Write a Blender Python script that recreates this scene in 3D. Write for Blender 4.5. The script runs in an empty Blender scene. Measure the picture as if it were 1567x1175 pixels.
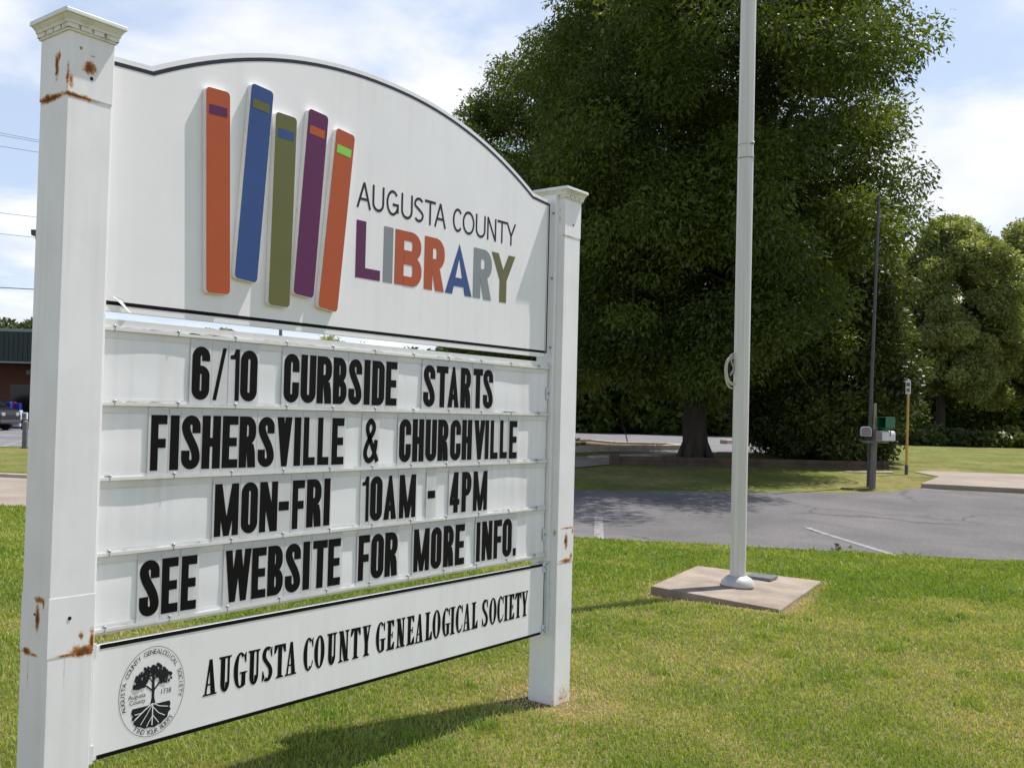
import bpy, math, random
import numpy as np
from mathutils import Vector, Matrix
R_ = math.radians
random.seed(7); rng = np.random.default_rng(11)
scene = bpy.context.scene
COL = scene.collection

# ------------------------------------------------------------------ camera
CAM = (-1.64838680, -2.78689810, 1.55)
YAW, PITCH, ROLL, FOC = 0.851596733, 0.0244922181, 0.0278829679, 1524.13661   # focal in pixels of a 1567 px wide picture
PCX, PCY = 588.0, 587.5                                                     # optical axis of the (cropped) photograph
fw = Vector((math.sin(YAW)*math.cos(PITCH), math.cos(YAW)*math.cos(PITCH), math.sin(PITCH)))
r0 = Vector((math.cos(YAW), -math.sin(YAW), 0)); u0 = r0.cross(fw)
rt = math.cos(ROLL)*r0 + math.sin(ROLL)*u0
up = -math.sin(ROLL)*r0 + math.cos(ROLL)*u0
cd = bpy.data.cameras.new('camera'); cam = bpy.data.objects.new('camera', cd); COL.objects.link(cam)
cam.matrix_world = Matrix(((rt.x, up.x, -fw.x, CAM[0]), (rt.y, up.y, -fw.y, CAM[1]), (rt.z, up.z, -fw.z, CAM[2]), (0, 0, 0, 1)))
cd.sensor_width = 36.0; cd.sensor_fit = 'HORIZONTAL'; cd.lens = 36.0*FOC/1567.0
cd.shift_x = (783.5-PCX)/1567.0; cd.clip_start = 0.05; cd.clip_end = 3000
scene.camera = cam

# ------------------------------------------------------------------ light
SUN = Vector((3.4, -1.0, 6.6)).normalized()
EL = math.asin(SUN.z); AZ = math.atan2(SUN.x, SUN.y)
w = bpy.data.worlds.new('World'); scene.world = w; w.use_nodes = True
nt = w.node_tree; N = nt.nodes; Lk = nt.links; N.clear()
out = N.new('ShaderNodeOutputWorld'); bg = N.new('ShaderNodeBackground'); bg.inputs[1].default_value = 0.115
sky = N.new('ShaderNodeTexSky'); sky.sky_type = 'NISHITA'; sky.sun_disc = False
sky.sun_elevation = EL; sky.sun_rotation = AZ; sky.altitude = 400; sky.air_density = 1.0; sky.dust_density = 1.2; sky.ozone_density = 1.6
tc = N.new('ShaderNodeTexCoord'); sep = N.new('ShaderNodeSeparateXYZ'); Lk.new(tc.outputs['Generated'], sep.inputs[0])
zc = N.new('ShaderNodeMath'); zc.operation = 'ADD'; zc.inputs[1].default_value = 0.16; Lk.new(sep.outputs[2], zc.inputs[0])
zm = N.new('ShaderNodeMath'); zm.operation = 'MAXIMUM'; zm.inputs[1].default_value = 0.06; Lk.new(zc.outputs[0], zm.inputs[0])
dv = N.new('ShaderNodeVectorMath'); dv.operation = 'DIVIDE'; Lk.new(tc.outputs['Generated'], dv.inputs[0])
cmb = N.new('ShaderNodeCombineXYZ'); cmb.inputs[2].default_value = 1.0
Lk.new(zm.outputs[0], cmb.inputs[0]); Lk.new(zm.outputs[0], cmb.inputs[1]); Lk.new(cmb.outputs[0], dv.inputs[1])
mp = N.new('ShaderNodeMapping'); mp.inputs['Location'].default_value = (3.1, 1.7, 0); mp.inputs['Scale'].default_value = (1, 1, 0.0); Lk.new(dv.outputs[0], mp.inputs[0])
n1 = N.new('ShaderNodeTexNoise'); n1.inputs['Scale'].default_value = 1.5; n1.inputs['Detail'].default_value = 9; n1.inputs['Roughness'].default_value = 0.56; n1.inputs['Distortion'].default_value = 0.25
Lk.new(mp.outputs[0], n1.inputs['Vector'])
cr = N.new('ShaderNodeValToRGB'); cr.color_ramp.elements[0].position = 0.37; cr.color_ramp.elements[1].position = 0.64
cr.color_ramp.interpolation = 'EASE'; Lk.new(n1.outputs['Fac'], cr.inputs[0])
n2 = N.new('ShaderNodeTexNoise'); n2.inputs['Scale'].default_value = 3.2; n2.inputs['Detail'].default_value = 6; Lk.new(mp.outputs[0], n2.inputs['Vector'])
cc = N.new('ShaderNodeValToRGB'); cc.color_ramp.elements[0].position = 0.3; cc.color_ramp.elements[1].position = 0.65
cc.color_ramp.elements[0].color = (5.9, 6.3, 7.3, 1); cc.color_ramp.elements[1].color = (7.6, 7.6, 7.9, 1); Lk.new(n2.outputs['Fac'], cc.inputs[0])
# a little thin veil everywhere so that the blue is pale, as on a hazy June noon
veil = N.new('ShaderNodeMixRGB'); veil.inputs[0].default_value = 0.50; veil.inputs[2].default_value = (5.2, 6.1, 7.6, 1)
Lk.new(sky.outputs[0], veil.inputs[1])
hi = N.new('ShaderNodeMapRange'); hi.interpolation_type = 'SMOOTHSTEP'; hi.inputs[1].default_value = 0.38; hi.inputs[2].default_value = 0.56; hi.inputs[3].default_value = 1.0; hi.inputs[4].default_value = 0.03
Lk.new(sep.outputs[2], hi.inputs[0])
vf = N.new('ShaderNodeMath'); vf.operation = 'MULTIPLY'; vf.inputs[1].default_value = 0.60; Lk.new(hi.outputs[0], vf.inputs[0]); Lk.new(vf.outputs[0], veil.inputs[0])
cf = N.new('ShaderNodeMath'); cf.operation = 'MULTIPLY'; Lk.new(cr.outputs[0], cf.inputs[0]); Lk.new(hi.outputs[0], cf.inputs[1])
mx = N.new('ShaderNodeMixRGB'); Lk.new(cf.outputs[0], mx.inputs[0]); Lk.new(veil.outputs[0], mx.inputs[1]); Lk.new(cc.outputs[0], mx.inputs[2])
Lk.new(mx.outputs[0], bg.inputs[0]); Lk.new(bg.outputs[0], out.inputs[0])
sd = bpy.data.lights.new('sun', 'SUN'); sd.energy = 5.0; sd.angle = R_(0.53); sd.color = (1.0, 0.965, 0.915)
so = bpy.data.objects.new('sun', sd); COL.objects.link(so); so.rotation_euler = (-SUN).to_track_quat('-Z', 'Y').to_euler()
scene.view_settings.view_transform = 'Standard'; scene.view_settings.look = 'None'
scene.view_settings.exposure = 0.31; scene.view_settings.gamma = 1.0
scene.cycles.max_bounces = 8; scene.cycles.transparent_max_bounces = 16

# ------------------------------------------------------------------ helpers
def ray(px, py):
    return Vector(CAM), fw + rt*((px-PCX)/FOC) - up*((py-PCY)/FOC)
F2 = Vector((math.sin(YAW), math.cos(YAW))); S2 = Vector((math.cos(YAW), -math.sin(YAW)))
def gz(x, y):                                # the land: level lawn, then a gentle rise beyond the road
    dx, dy = x-CAM[0], y-CAM[1]; f = dx*F2.x+dy*F2.y; l = dx*S2.x+dy*S2.y
    if f < 14: return 0.0
    q = min(1, max(0, (l/f+.17)/.28)); return min(.6, (f-14)*.042)*q*q*(3-2*q)
def at(px, py, z=0.0):                       # ground point (plus z) seen at that place of the photograph
    o, d = ray(px, py); t, st = 1.0, .25
    h = lambda t: (o.z+d.z*t)-gz(o.x+d.x*t, o.y+d.y*t)-z
    while h(t) > 0 and t < 900: t += st; st = min(2, t*.02)
    a, b = t-st*1.01, t
    for _ in range(40):
        m = (a+b)/2
        if h(m) > 0: a = m
        else: b = m
    return o + d*b
def on_y(px, py, y):                         # point of the upright plane y (parallel to the sign)
    o, d = ray(px, py); return o + d*((y-o.y)/d.y)
def at_d(px, py, dist):                      # point at that depth along the viewing axis
    o, d = ray(px, py); return o + d*dist
def tag(o, label=None, cat=None, group=None, kind=None):
    if label: o['label'] = label
    if cat: o['category'] = cat
    if group: o['group'] = group
    if kind: o['kind'] = kind
    return o
def empty(name, loc, rz=0.0):
    o = bpy.data.objects.new(name, None); o.empty_display_size = 0.2; COL.objects.link(o)
    o.location = loc; o.rotation_euler = (0, 0, rz); return o
class MB:
    def __init__(s): s.v = []; s.f = []; s.m = []
    def add(s, vs, fs, mi=0):
        b = len(s.v); s.v += [tuple(p) for p in vs]; s.f += [tuple(i+b for i in f) for f in fs]; s.m += [mi]*len(fs); return s
    def box(s, x0, x1, y0, y1, z0, z1, mi=0):
        return s.add([(x0,y0,z0),(x1,y0,z0),(x1,y1,z0),(x0,y1,z0),(x0,y0,z1),(x1,y0,z1),(x1,y1,z1),(x0,y1,z1)],
                     [(0,3,2,1),(4,5,6,7),(0,1,5,4),(1,2,6,5),(2,3,7,6),(3,0,4,7)], mi)
    def frustum(s, a, b, mi=0):             # a, b: (x0,x1,y0,y1,z)
        return s.add([(a[0],a[2],a[4]),(a[1],a[2],a[4]),(a[1],a[3],a[4]),(a[0],a[3],a[4]),(b[0],b[2],b[4]),(b[1],b[2],b[4]),(b[1],b[3],b[4]),(b[0],b[3],b[4])],
                     [(0,3,2,1),(4,5,6,7),(0,1,5,4),(1,2,6,5),(2,3,7,6),(3,0,4,7)], mi)
    def tube(s, pts, rad, n=8, mi=0, caps=True):
        pts = [Vector(p) for p in pts]; k = len(pts)
        if not hasattr(rad, '__len__'): rad = [rad]*k
        vs = []; side = None
        for i, p in enumerate(pts):
            t = (pts[min(i+1,k-1)]-pts[max(i-1,0)]).normalized()
            if side is None:
                side = t.cross(Vector((0,0,1)) if abs(t.z) < .9 else Vector((1,0,0))).normalized()
            else:
                side = (side - t*side.dot(t)).normalized()
            b = t.cross(side)
            for j in range(n):
                a = 2*math.pi*j/n; vs.append(p+(side*math.cos(a)+b*math.sin(a))*rad[i])
        fs = [(i*n+j, i*n+(j+1)%n, (i+1)*n+(j+1)%n, (i+1)*n+j) for i in range(k-1) for j in range(n)]
        if caps: fs += [tuple(range(n-1,-1,-1)), tuple(range((k-1)*n, k*n))]
        return s.add(vs, fs, mi)
    def lathe(s, prof, c=(0,0,0), n=32, mi=0):
        k = len(prof); vs = [(c[0]+r*math.cos(2*math.pi*j/n), c[1]+r*math.sin(2*math.pi*j/n), c[2]+z) for r, z in prof for j in range(n)]
        fs = [(i*n+j, i*n+(j+1)%n, (i+1)*n+(j+1)%n, (i+1)*n+j) for i in range(k-1) for j in range(n)]
        fs += [tuple(range(n-1,-1,-1)), tuple(range((k-1)*n, k*n))]
        return s.add(vs, fs, mi)
    def prism_y(s, poly, y0, y1, mi=0, mside=None):      # outline in x,z extruded along y (y0 is the front)
        n = len(poly); vs = [(x,y0,z) for x,z in poly]+[(x,y1,z) for x,z in poly]
        s.add(vs, [tuple(range(n)), tuple(range(2*n-1,n-1,-1))], mi)
        b = len(s.v)-2*n
        for i in range(n):
            j = (i+1)%n; s.f.append((b+i, b+n+i, b+n+j, b+j)); s.m.append(mi if mside is None else mside)
        return s
    def prism_z(s, poly, z0, z1, mi=0):
        n = len(poly)
        z0s = z0 if hasattr(z0,'__len__') else [z0]*n; z1s = z1 if hasattr(z1,'__len__') else [z1]*n
        vs = [(p[0],p[1],z) for p,z in zip(poly,z0s)]+[(p[0],p[1],z) for p,z in zip(poly,z1s)]
        return s.add(vs, [tuple(range(n-1,-1,-1)), tuple(range(n,2*n))]+[(i,(i+1)%n,n+(i+1)%n,n+i) for i in range(n)], mi)
    def build(s, name, mats, parent=None, smooth=False, bevel=0.0, loc=None, rz=0.0):
        me = bpy.data.meshes.new(name); me.from_pydata(s.v, [], s.f)
        if not isinstance(mats, (list, tuple)): mats = [mats]
        for m in mats: me.materials.append(m)
        me.polygons.foreach_set('material_index', s.m)
        if smooth: me.polygons.foreach_set('use_smooth', [True]*len(s.f))
        me.update()
        import bmesh
        bm = bmesh.new(); bm.from_mesh(me); bmesh.ops.recalc_face_normals(bm, faces=bm.faces); bm.to_mesh(me); bm.free()
        if smooth: me.set_sharp_from_angle(angle=R_(42))
        o = bpy.data.objects.new(name, me); COL.objects.link(o)
        if parent: o.parent = parent
        if loc: o.location = loc
        o.rotation_euler.z = rz
        if bevel:
            b = o.modifiers.new('bevel', 'BEVEL'); b.width = bevel; b.segments = 2; b.limit_method = 'ANGLE'; b.angle_limit = R_(40)
        return o
def big_mesh(name, V, F, mat, parent=None, attr=None, smooth=False):   # V (n,3), F (m,k) numpy
    me = bpy.data.meshes.new(name); m, k = F.shape
    me.vertices.add(len(V)); me.vertices.foreach_set('co', V.astype(np.float32).ravel())
    me.loops.add(m*k); me.loops.foreach_set('vertex_index', F.astype(np.int32).ravel())
    me.polygons.add(m); me.polygons.foreach_set('loop_start', np.arange(0, m*k, k, dtype=np.int32))
    try: me.polygons.foreach_set('loop_total', np.full(m, k, dtype=np.int32))
    except Exception: pass
    if attr is not None:
        a = me.attributes.new('tone', 'FLOAT', 'POINT'); a.data.foreach_set('value', attr.astype(np.float32))
    me.materials.append(mat); me.update(calc_edges=True)
    if smooth: me.polygons.foreach_set('use_smooth', [True]*m)
    o = bpy.data.objects.new(name, me); COL.objects.link(o)
    if parent: o.parent = parent
    return o

# ------------------------------------------------------------------ materials
def new_mat(name):
    m = bpy.data.materials.new(name); m.use_nodes = True; t = m.node_tree
    return m, t.nodes, t.links, t.nodes['Principled BSDF']
def mat(name, col, rough=0.6, var=0.12, scale=6.0, bump=0.0, bscale=60.0, metal=0.0, spec=0.5, stretch=None, coord='Object', detail=5, col2=None, lo=0.35, hi=0.65):
    m, n, l, b = new_mat(name)
    b.inputs['Roughness'].default_value = rough; b.inputs['Metallic'].default_value = metal; b.inputs['Specular IOR Level'].default_value = spec
    t = n.new('ShaderNodeTexCoord'); mp = n.new('ShaderNodeMapping'); l.new(t.outputs[coord], mp.inputs[0])
    if stretch: mp.inputs['Scale'].default_value = stretch
    nz = n.new('ShaderNodeTexNoise'); nz.inputs['Scale'].default_value = scale; nz.inputs['Detail'].default_value = detail; nz.inputs['Roughness'].default_value = 0.6; l.new(mp.outputs[0], nz.inputs['Vector'])
    r = n.new('ShaderNodeValToRGB'); l.new(nz.outputs['Fac'], r.inputs[0])
    c2 = col2 if col2 else tuple(min(1, c*(1+var)) for c in col); c1 = col if col2 else tuple(c*(1-var) for c in col)
    r.color_ramp.elements[0].position = lo; r.color_ramp.elements[1].position = hi
    r.color_ramp.elements[0].color = (*c1, 1); r.color_ramp.elements[1].color = (*c2, 1)
    l.new(r.outputs[0], b.inputs['Base Color'])
    if bump:
        bz = n.new('ShaderNodeTexNoise'); bz.inputs['Scale'].default_value = bscale; bz.inputs['Detail'].default_value = 4; l.new(mp.outputs[0], bz.inputs['Vector'])
        bp = n.new('ShaderNodeBump'); bp.inputs['Strength'].default_value = bump; bp.inputs['Distance'].default_value = 0.02; l.new(bz.outputs['Fac'], bp.inputs['Height']); l.new(bp.outputs[0], b.inputs['Normal'])
    return m
def speckle(m, scale, amount, coord='Object'):       # fine aggregate multiplied into the base colour
    n, l = m.node_tree.nodes, m.node_tree.links; b = n['Principled BSDF']
    src = b.inputs['Base Color'].links[0].from_socket
    t = n.new('ShaderNodeTexCoord'); z = n.new('ShaderNodeTexNoise'); z.inputs['Scale'].default_value = scale; z.inputs['Detail'].default_value = 3; l.new(t.outputs[coord], z.inputs['Vector'])
    r = n.new('ShaderNodeMapRange'); r.inputs[1].default_value = 0.3; r.inputs[2].default_value = 0.7; r.inputs[3].default_value = 1-amount; r.inputs[4].default_value = 1+amount; l.new(z.outputs['Fac'], r.inputs[0])
    mul = n.new('ShaderNodeVectorMath'); mul.operation = 'SCALE'; l.new(src, mul.inputs[0]); l.new(r.outputs[0], mul.inputs['Scale']); l.new(mul.outputs[0], b.inputs['Base Color'])
    return m
def leaf_mat(name, dark, light, trans=0.3, rough=0.5):
    m, n, l, b = new_mat(name); b.inputs['Roughness'].default_value = rough; b.inputs['Specular IOR Level'].default_value = 0.35
    a = n.new('ShaderNodeAttribute'); a.attribute_name = 'tone'
    r = n.new('ShaderNodeValToRGB'); r.color_ramp.elements[0].color = (*dark,1); r.color_ramp.elements[1].color = (*light,1); l.new(a.outputs['Fac'], r.inputs[0]); l.new(r.outputs[0], b.inputs['Base Color'])
    tr = n.new('ShaderNodeBsdfTranslucent'); g = n.new('ShaderNodeMixRGB'); g.blend_type = 'MULTIPLY'; g.inputs[0].default_value = 1; g.inputs[2].default_value = (1.35, 1.25, 0.5, 1); l.new(r.outputs[0], g.inputs[1]); l.new(g.outputs[0], tr.inputs[0])
    mx = n.new('ShaderNodeMixShader'); mx.inputs[0].default_value = trans; l.new(b.outputs[0], mx.inputs[1]); l.new(tr.outputs[0], mx.inputs[2]); l.new(mx.outputs[0], n['Material Output'].inputs[0])
    return m
def rust_mat(name, base, spots, rough=0.42):
    # white enamel with rust where the steel is bare; spots: (centre, radii, weight) in the object's own space
    m, n, l, b = new_mat(name)
    t = n.new('ShaderNodeTexCoord')
    nz = n.new('ShaderNodeTexNoise'); nz.inputs['Scale'].default_value = 48; nz.inputs['Detail'].default_value = 8; nz.inputs['Roughness'].default_value = 0.75; l.new(t.outputs['Object'], nz.inputs['Vector'])
    nl = n.new('ShaderNodeTexNoise'); nl.inputs['Scale'].default_value = 5; nl.inputs['Detail'].default_value = 5; l.new(t.outputs['Object'], nl.inputs['Vector'])
    pr = n.new('ShaderNodeValToRGB'); pr.color_ramp.elements[0].position = .3; pr.color_ramp.elements[1].position = .62
    pr.color_ramp.elements[0].color = (*[c*.93 for c in base],1); pr.color_ramp.elements[1].color = (*base,1); l.new(nl.outputs['Fac'], pr.inputs[0])
    last = None
    for c, r, wt in spots:
        s1 = n.new('ShaderNodeVectorMath'); s1.operation = 'SUBTRACT'; s1.inputs[1].default_value = c; l.new(t.outputs['Object'], s1.inputs[0])
        s2 = n.new('ShaderNodeVectorMath'); s2.operation = 'DIVIDE'; s2.inputs[1].default_value = r; l.new(s1.outputs[0], s2.inputs[0])
        s3 = n.new('ShaderNodeVectorMath'); s3.operation = 'LENGTH'; l.new(s2.outputs[0], s3.inputs[0])
        s4 = n.new('ShaderNodeMapRange'); s4.inputs[1].default_value = 1.5; s4.inputs[2].default_value = 0.2; s4.inputs[3].default_value = 0; s4.inputs[4].default_value = wt; l.new(s3.outputs['Value'], s4.inputs[0])
        if last is None: last = s4.outputs[0]
        else:
            mxn = n.new('ShaderNodeMath'); mxn.operation = 'MAXIMUM'; l.new(last, mxn.inputs[0]); l.new(s4.outputs[0], mxn.inputs[1]); last = mxn.outputs[0]
    if last is not None:
        ad = n.new('ShaderNodeMath'); ad.operation = 'MULTIPLY_ADD'; ad.inputs[1].default_value = 1.7; l.new(nz.outputs['Fac'], ad.inputs[0])
        sb = n.new('ShaderNodeMath'); sb.operation = 'SUBTRACT'; sb.inputs[1].default_value = 0.93; l.new(last, sb.inputs[0]); l.new(sb.outputs[0], ad.inputs[2])
        rr = n.new('ShaderNodeValToRGB'); e = rr.color_ramp.elements
        e[0].position = 0.10; e[0].color = (0,0,0,1); e[1].position = 0.52; e[1].color = (1,1,1,1); l.new(ad.outputs[0], rr.inputs[0])
        rc = n.new('ShaderNodeValToRGB'); e = rc.color_ramp.elements
        e[0].position = 0.18; e[0].color = (0.62,0.46,0.22,1); e[1].position = 0.86; e[1].color = (0.14,0.038,0.010,1)
        k = rc.color_ramp.elements.new(0.50); k.color = (0.45,0.165,0.028,1); l.new(ad.outputs[0], rc.inputs[0])
        mx = n.new('ShaderNodeMixRGB'); l.new(rr.outputs[0], mx.inputs[0]); l.new(pr.outputs[0], mx.inputs[1]); l.new(rc.outputs[0], mx.inputs[2]); l.new(mx.outputs[0], b.inputs['Base Color'])
        rg = n.new('ShaderNodeMapRange'); rg.inputs[3].default_value = rough; rg.inputs[4].default_value = 0.9; l.new(rr.outputs[0], rg.inputs[0]); l.new(rg.outputs[0], b.inputs['Roughness'])
    else:
        l.new(pr.outputs[0], b.inputs['Base Color']); b.inputs['Roughness'].default_value = rough
    return m

WHITE = (0.875, 0.865, 0.865)
M = {}
M['panel'] = mat('panel_white', (0.85,0.84,0.84), 0.38, 0.025, 3)
M['board'] = mat('board_white', (0.83,0.83,0.84), 0.40, 0.03, 4)
M['track'] = mat('track_plastic', (0.72,0.72,0.70), 0.30, 0.06, 9, stretch=(0.6,1,4))
M['dirt'] = mat('track_dirt', (0.60,0.58,0.53), 0.8, 0.1, 14, col2=(0.16,0.11,0.07), lo=.45, hi=.72, stretch=(1,1,3))
M['navy'] = mat('navy_stripe', (0.014,0.019,0.032), 0.45, 0.1, spec=.3)
M['black'] = mat('black_vinyl', (0.005,0.0045,0.0045), 0.65, 0.15, spec=.12)
M['ink'] = mat('dark_ink', (0.012,0.013,0.020), 0.5, 0.1, spec=.3)
M['steel'] = mat('zinc_steel', (0.36,0.37,0.39), 0.42, 0.12, 30, metal=0.7)
def streaks(m, amount, z=.30, sc=3.0):            # rain streaks and faint grime running down a painted face
    n, l = m.node_tree.nodes, m.node_tree.links; b = n['Principled BSDF']; src = b.inputs['Base Color'].links[0].from_socket
    t = n.new('ShaderNodeTexCoord'); mp = n.new('ShaderNodeMapping'); mp.inputs['Scale'].default_value = (9,9,z); l.new(t.outputs['Object'], mp.inputs[0])
    a = n.new('ShaderNodeTexNoise'); a.inputs['Scale'].default_value = sc; a.inputs['Detail'].default_value = 6; l.new(mp.outputs[0], a.inputs['Vector'])
    b2 = n.new('ShaderNodeTexNoise'); b2.inputs['Scale'].default_value = 1.7; b2.inputs['Detail'].default_value = 3; l.new(t.outputs['Object'], b2.inputs['Vector'])
    k = n.new('ShaderNodeMath'); k.operation = 'MULTIPLY'; l.new(a.outputs['Fac'], k.inputs[0]); l.new(b2.outputs['Fac'], k.inputs[1])
    r = n.new('ShaderNodeMapRange'); r.inputs[1].default_value = .24; r.inputs[2].default_value = .42; r.inputs[3].default_value = 0; r.inputs[4].default_value = amount; l.new(k.outputs[0], r.inputs[0])
    x = n.new('ShaderNodeMixRGB'); x.inputs[2].default_value = (.42,.38,.30,1); l.new(r.outputs[0], x.inputs[0]); l.new(src, x.inputs[1]); l.new(x.outputs[0], b.inputs['Base Color'])
    v = n.new('ShaderNodeTexNoise'); v.inputs['Scale'].default_value = 2.3; v.inputs['Detail'].default_value = 7; l.new(t.outputs['Object'], v.inputs['Vector'])
    rr = n.new('ShaderNodeMapRange'); rr.inputs[3].default_value = .26; rr.inputs[4].default_value = .52; l.new(v.outputs['Fac'], rr.inputs[0])
    if not b.inputs['Roughness'].links: l.new(rr.outputs[0], b.inputs['Roughness'])
    return m
streaks(M['panel'], .11); streaks(M['board'], .20); streaks(M['track'], .25)
M['zincpaint'] = mat('painted_bracket', (0.66,0.68,0.70), 0.45, 0.08, 20)
M['orange'] = mat('book_orange', (0.43,0.080,0.016), 0.30, 0.03, spec=.32)
M['blue'] = mat('book_blue', (0.026,0.070,0.225), 0.30, 0.03, spec=.32)
M['olive'] = mat('book_olive', (0.125,0.125,0.030), 0.30, 0.03, spec=.32)
M['purple'] = mat('book_purple', (0.105,0.011,0.072), 0.30, 0.03, spec=.32)
M['lime'] = mat('band_lime', (0.22,0.62,0.05), 0.4, 0.03)
M['grey'] = mat('letter_grey', (0.22,0.24,0.25), 0.4, 0.03)
M['bookside'] = mat('book_side_white', (0.78,0.76,0.73), 0.5, 0.04)
M['alu'] = mat('brushed_aluminium', (0.66,0.645,0.615), 0.42, 0.10, 3, metal=0.12, stretch=(14,14,0.25))
M['rope'] = mat('rope', (0.55,0.52,0.46), 0.9, 0.2, 60)
M['concrete'] = speckle(mat('slab_concrete', (0.265,0.215,0.165), 0.9, 0.25, 3.0, bump=0.25, bscale=50), 90, 0.14)
M['grate'] = mat('grate_metal', (0.17,0.18,0.19), 0.5, 0.2, 20, metal=0.5)

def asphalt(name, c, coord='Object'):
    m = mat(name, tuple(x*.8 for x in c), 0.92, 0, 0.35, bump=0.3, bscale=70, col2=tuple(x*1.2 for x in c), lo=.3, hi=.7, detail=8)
    speckle(m, 45, 0.30); speckle(m, .9, .16); n, l = m.node_tree.nodes, m.node_tree.links; b = n['Principled BSDF']; src = b.inputs['Base Color'].links[0].from_socket
    t = n.new('ShaderNodeTexCoord'); d = n.new('ShaderNodeTexNoise'); d.inputs['Scale'].default_value = 1.6; d.inputs['Detail'].default_value = 5; l.new(t.outputs['Object'], d.inputs['Vector'])
    v = n.new('ShaderNodeVectorMath'); v.operation = 'MULTIPLY_ADD'; v.inputs[1].default_value = (.9,.9,0); l.new(d.outputs['Color'], v.inputs[0]); l.new(t.outputs['Object'], v.inputs[2])
    w_ = n.new('ShaderNodeTexVoronoi'); w_.feature = 'DISTANCE_TO_EDGE'; w_.inputs['Scale'].default_value = .30; l.new(v.outputs[0], w_.inputs['Vector'])
    g_ = n.new('ShaderNodeTexNoise'); g_.inputs['Scale'].default_value = .35; l.new(t.outputs['Object'], g_.inputs['Vector'])
    r = n.new('ShaderNodeMapRange'); r.inputs[1].default_value = .004; r.inputs[2].default_value = .016; r.inputs[3].default_value = .55; r.inputs[4].default_value = 0; l.new(w_.outputs['Distance'], r.inputs[0])
    q = n.new('ShaderNodeMapRange'); q.inputs[1].default_value = .48; q.inputs[2].default_value = .58; l.new(g_.outputs['Fac'], q.inputs[0])
    k = n.new('ShaderNodeMath'); k.operation = 'MULTIPLY'; l.new(r.outputs[0], k.inputs[0]); l.new(q.outputs[0], k.inputs[1])
    x = n.new('ShaderNodeMixRGB'); x.inputs[2].default_value = (.03,.03,.03,1); l.new(k.outputs[0], x.inputs[0]); l.new(src, x.inputs[1]); l.new(x.outputs[0], b.inputs['Base Color'])
    return m
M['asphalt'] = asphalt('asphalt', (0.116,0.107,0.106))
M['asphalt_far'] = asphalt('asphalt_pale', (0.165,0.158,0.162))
M['drive'] = speckle(mat('drive_concrete', (0.265,0.22,0.175), 0.9, 0.16, 0.8, bump=0.2), 40, 0.15)
M['kerb'] = speckle(mat('kerb_concrete', (0.40,0.345,0.27), 0.9, 0.2, 2.0), 40, 0.15)
M['paint'] = mat('road_paint', (0.27,0.26,0.255), 0.8, 0, 9, col2=(0.13,0.125,0.125), lo=.40, hi=.68)
M['mulch'] = speckle(mat('mulch', (0.17,0.11,0.055), 0.95, 0.3, 3), 25, 0.4)
M['bark'] = mat('bark', (0.036,0.028,0.021), 0.95, 0.35, 7, bump=0.8, bscale=16, stretch=(1,1,0.25))
M['timber'] = speckle(mat('timber_edging', (0.085,0.055,0.038), 0.9, 0.3, 3), 30, 0.25)

# ------------------------------------------------------------------ lettering (outline shapes drawn in code)
def arcp(cx, cy, rx, ry, s, t, a0, a1, n=12):
    o = []
    for i in range(n+1):
        a = R_(a0+(a1-a0)*i/n); c, q = math.cos(a), math.sin(a)
        o.append(((cx+rx*c, cy+ry*q), (cx+max(rx-s,0.001)*c, cy+max(ry-t,0.001)*q)))
    return [[o[i][0], o[i+1][0], o[i+1][1], o[i][1]] for i in range(n)]
def rc(x0, y0, x1, y1): return [[(x0,y0),(x1,y0),(x1,y1),(x0,y1)]]
def stroke(pts, s, t):
    k = len(pts); L = []; Rr = []
    for i in range(k):
        ax, ay = pts[max(i-1,0)]; bx, by = pts[min(i+1,k-1)]; d = math.hypot(bx-ax, by-ay) or 1e-6
        nx, ny = -(by-ay)/d, (bx-ax)/d; h = 0.5*math.sqrt((s*nx)**2+(t*ny)**2)
        L.append((pts[i][0]+nx*h, pts[i][1]+ny*h)); Rr.append((pts[i][0]-nx*h, pts[i][1]-ny*h))
    return [[L[i], L[i+1], Rr[i+1], Rr[i]] for i in range(k-1)]
def bez(p0, p1, p2, p3, n=14):
    return [tuple((1-u)**3*a+3*u*(1-u)**2*b+3*u*u*(1-u)*c+u**3*d for a,b,c,d in zip(p0,p1,p2,p3)) for u in [i/n for i in range(n+1)]]
def cat_(P, n=8):
    o = []; Q = [P[0]]+list(P)+[P[-1]]
    for i in range(1, len(Q)-2):
        for j in range(n):
            u = j/n; o.append(tuple(0.5*(2*b+(c-a)*u+(2*a-5*b+4*c-d)*u*u+(3*b-a-3*c+d)*u**3) for a,b,c,d in zip(Q[i-1],Q[i],Q[i+1],Q[i+2])))
    o.append(P[-1]); return o
def ell(cx, cy, rx, ry, a0, a1, n=12):
    return [(cx+rx*math.cos(R_(a0+(a1-a0)*i/n)), cy+ry*math.sin(R_(a0+(a1-a0)*i/n))) for i in range(n+1)]
def bowl(x0, y0, x1, y1, s, t, k=1.0):      # a D-shaped bowl without its left stem
    ry = (y1-y0)/2*k; rx = min((x1-x0)*.95, max(ry*0.75, s*1.12))
    o = [rc(x0, y1-t, x1-rx, y1), rc(x0, y0, x1-rx, y0+t), arcp(x1-rx, y1-ry, rx, ry, s, t, 90, 0), arcp(x1-rx, y0+ry, rx, ry, s, t, 0, -90)]
    if k < 1: o.append(rc(x1-s, y0+ry, x1, y1-ry))
    return o
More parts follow.
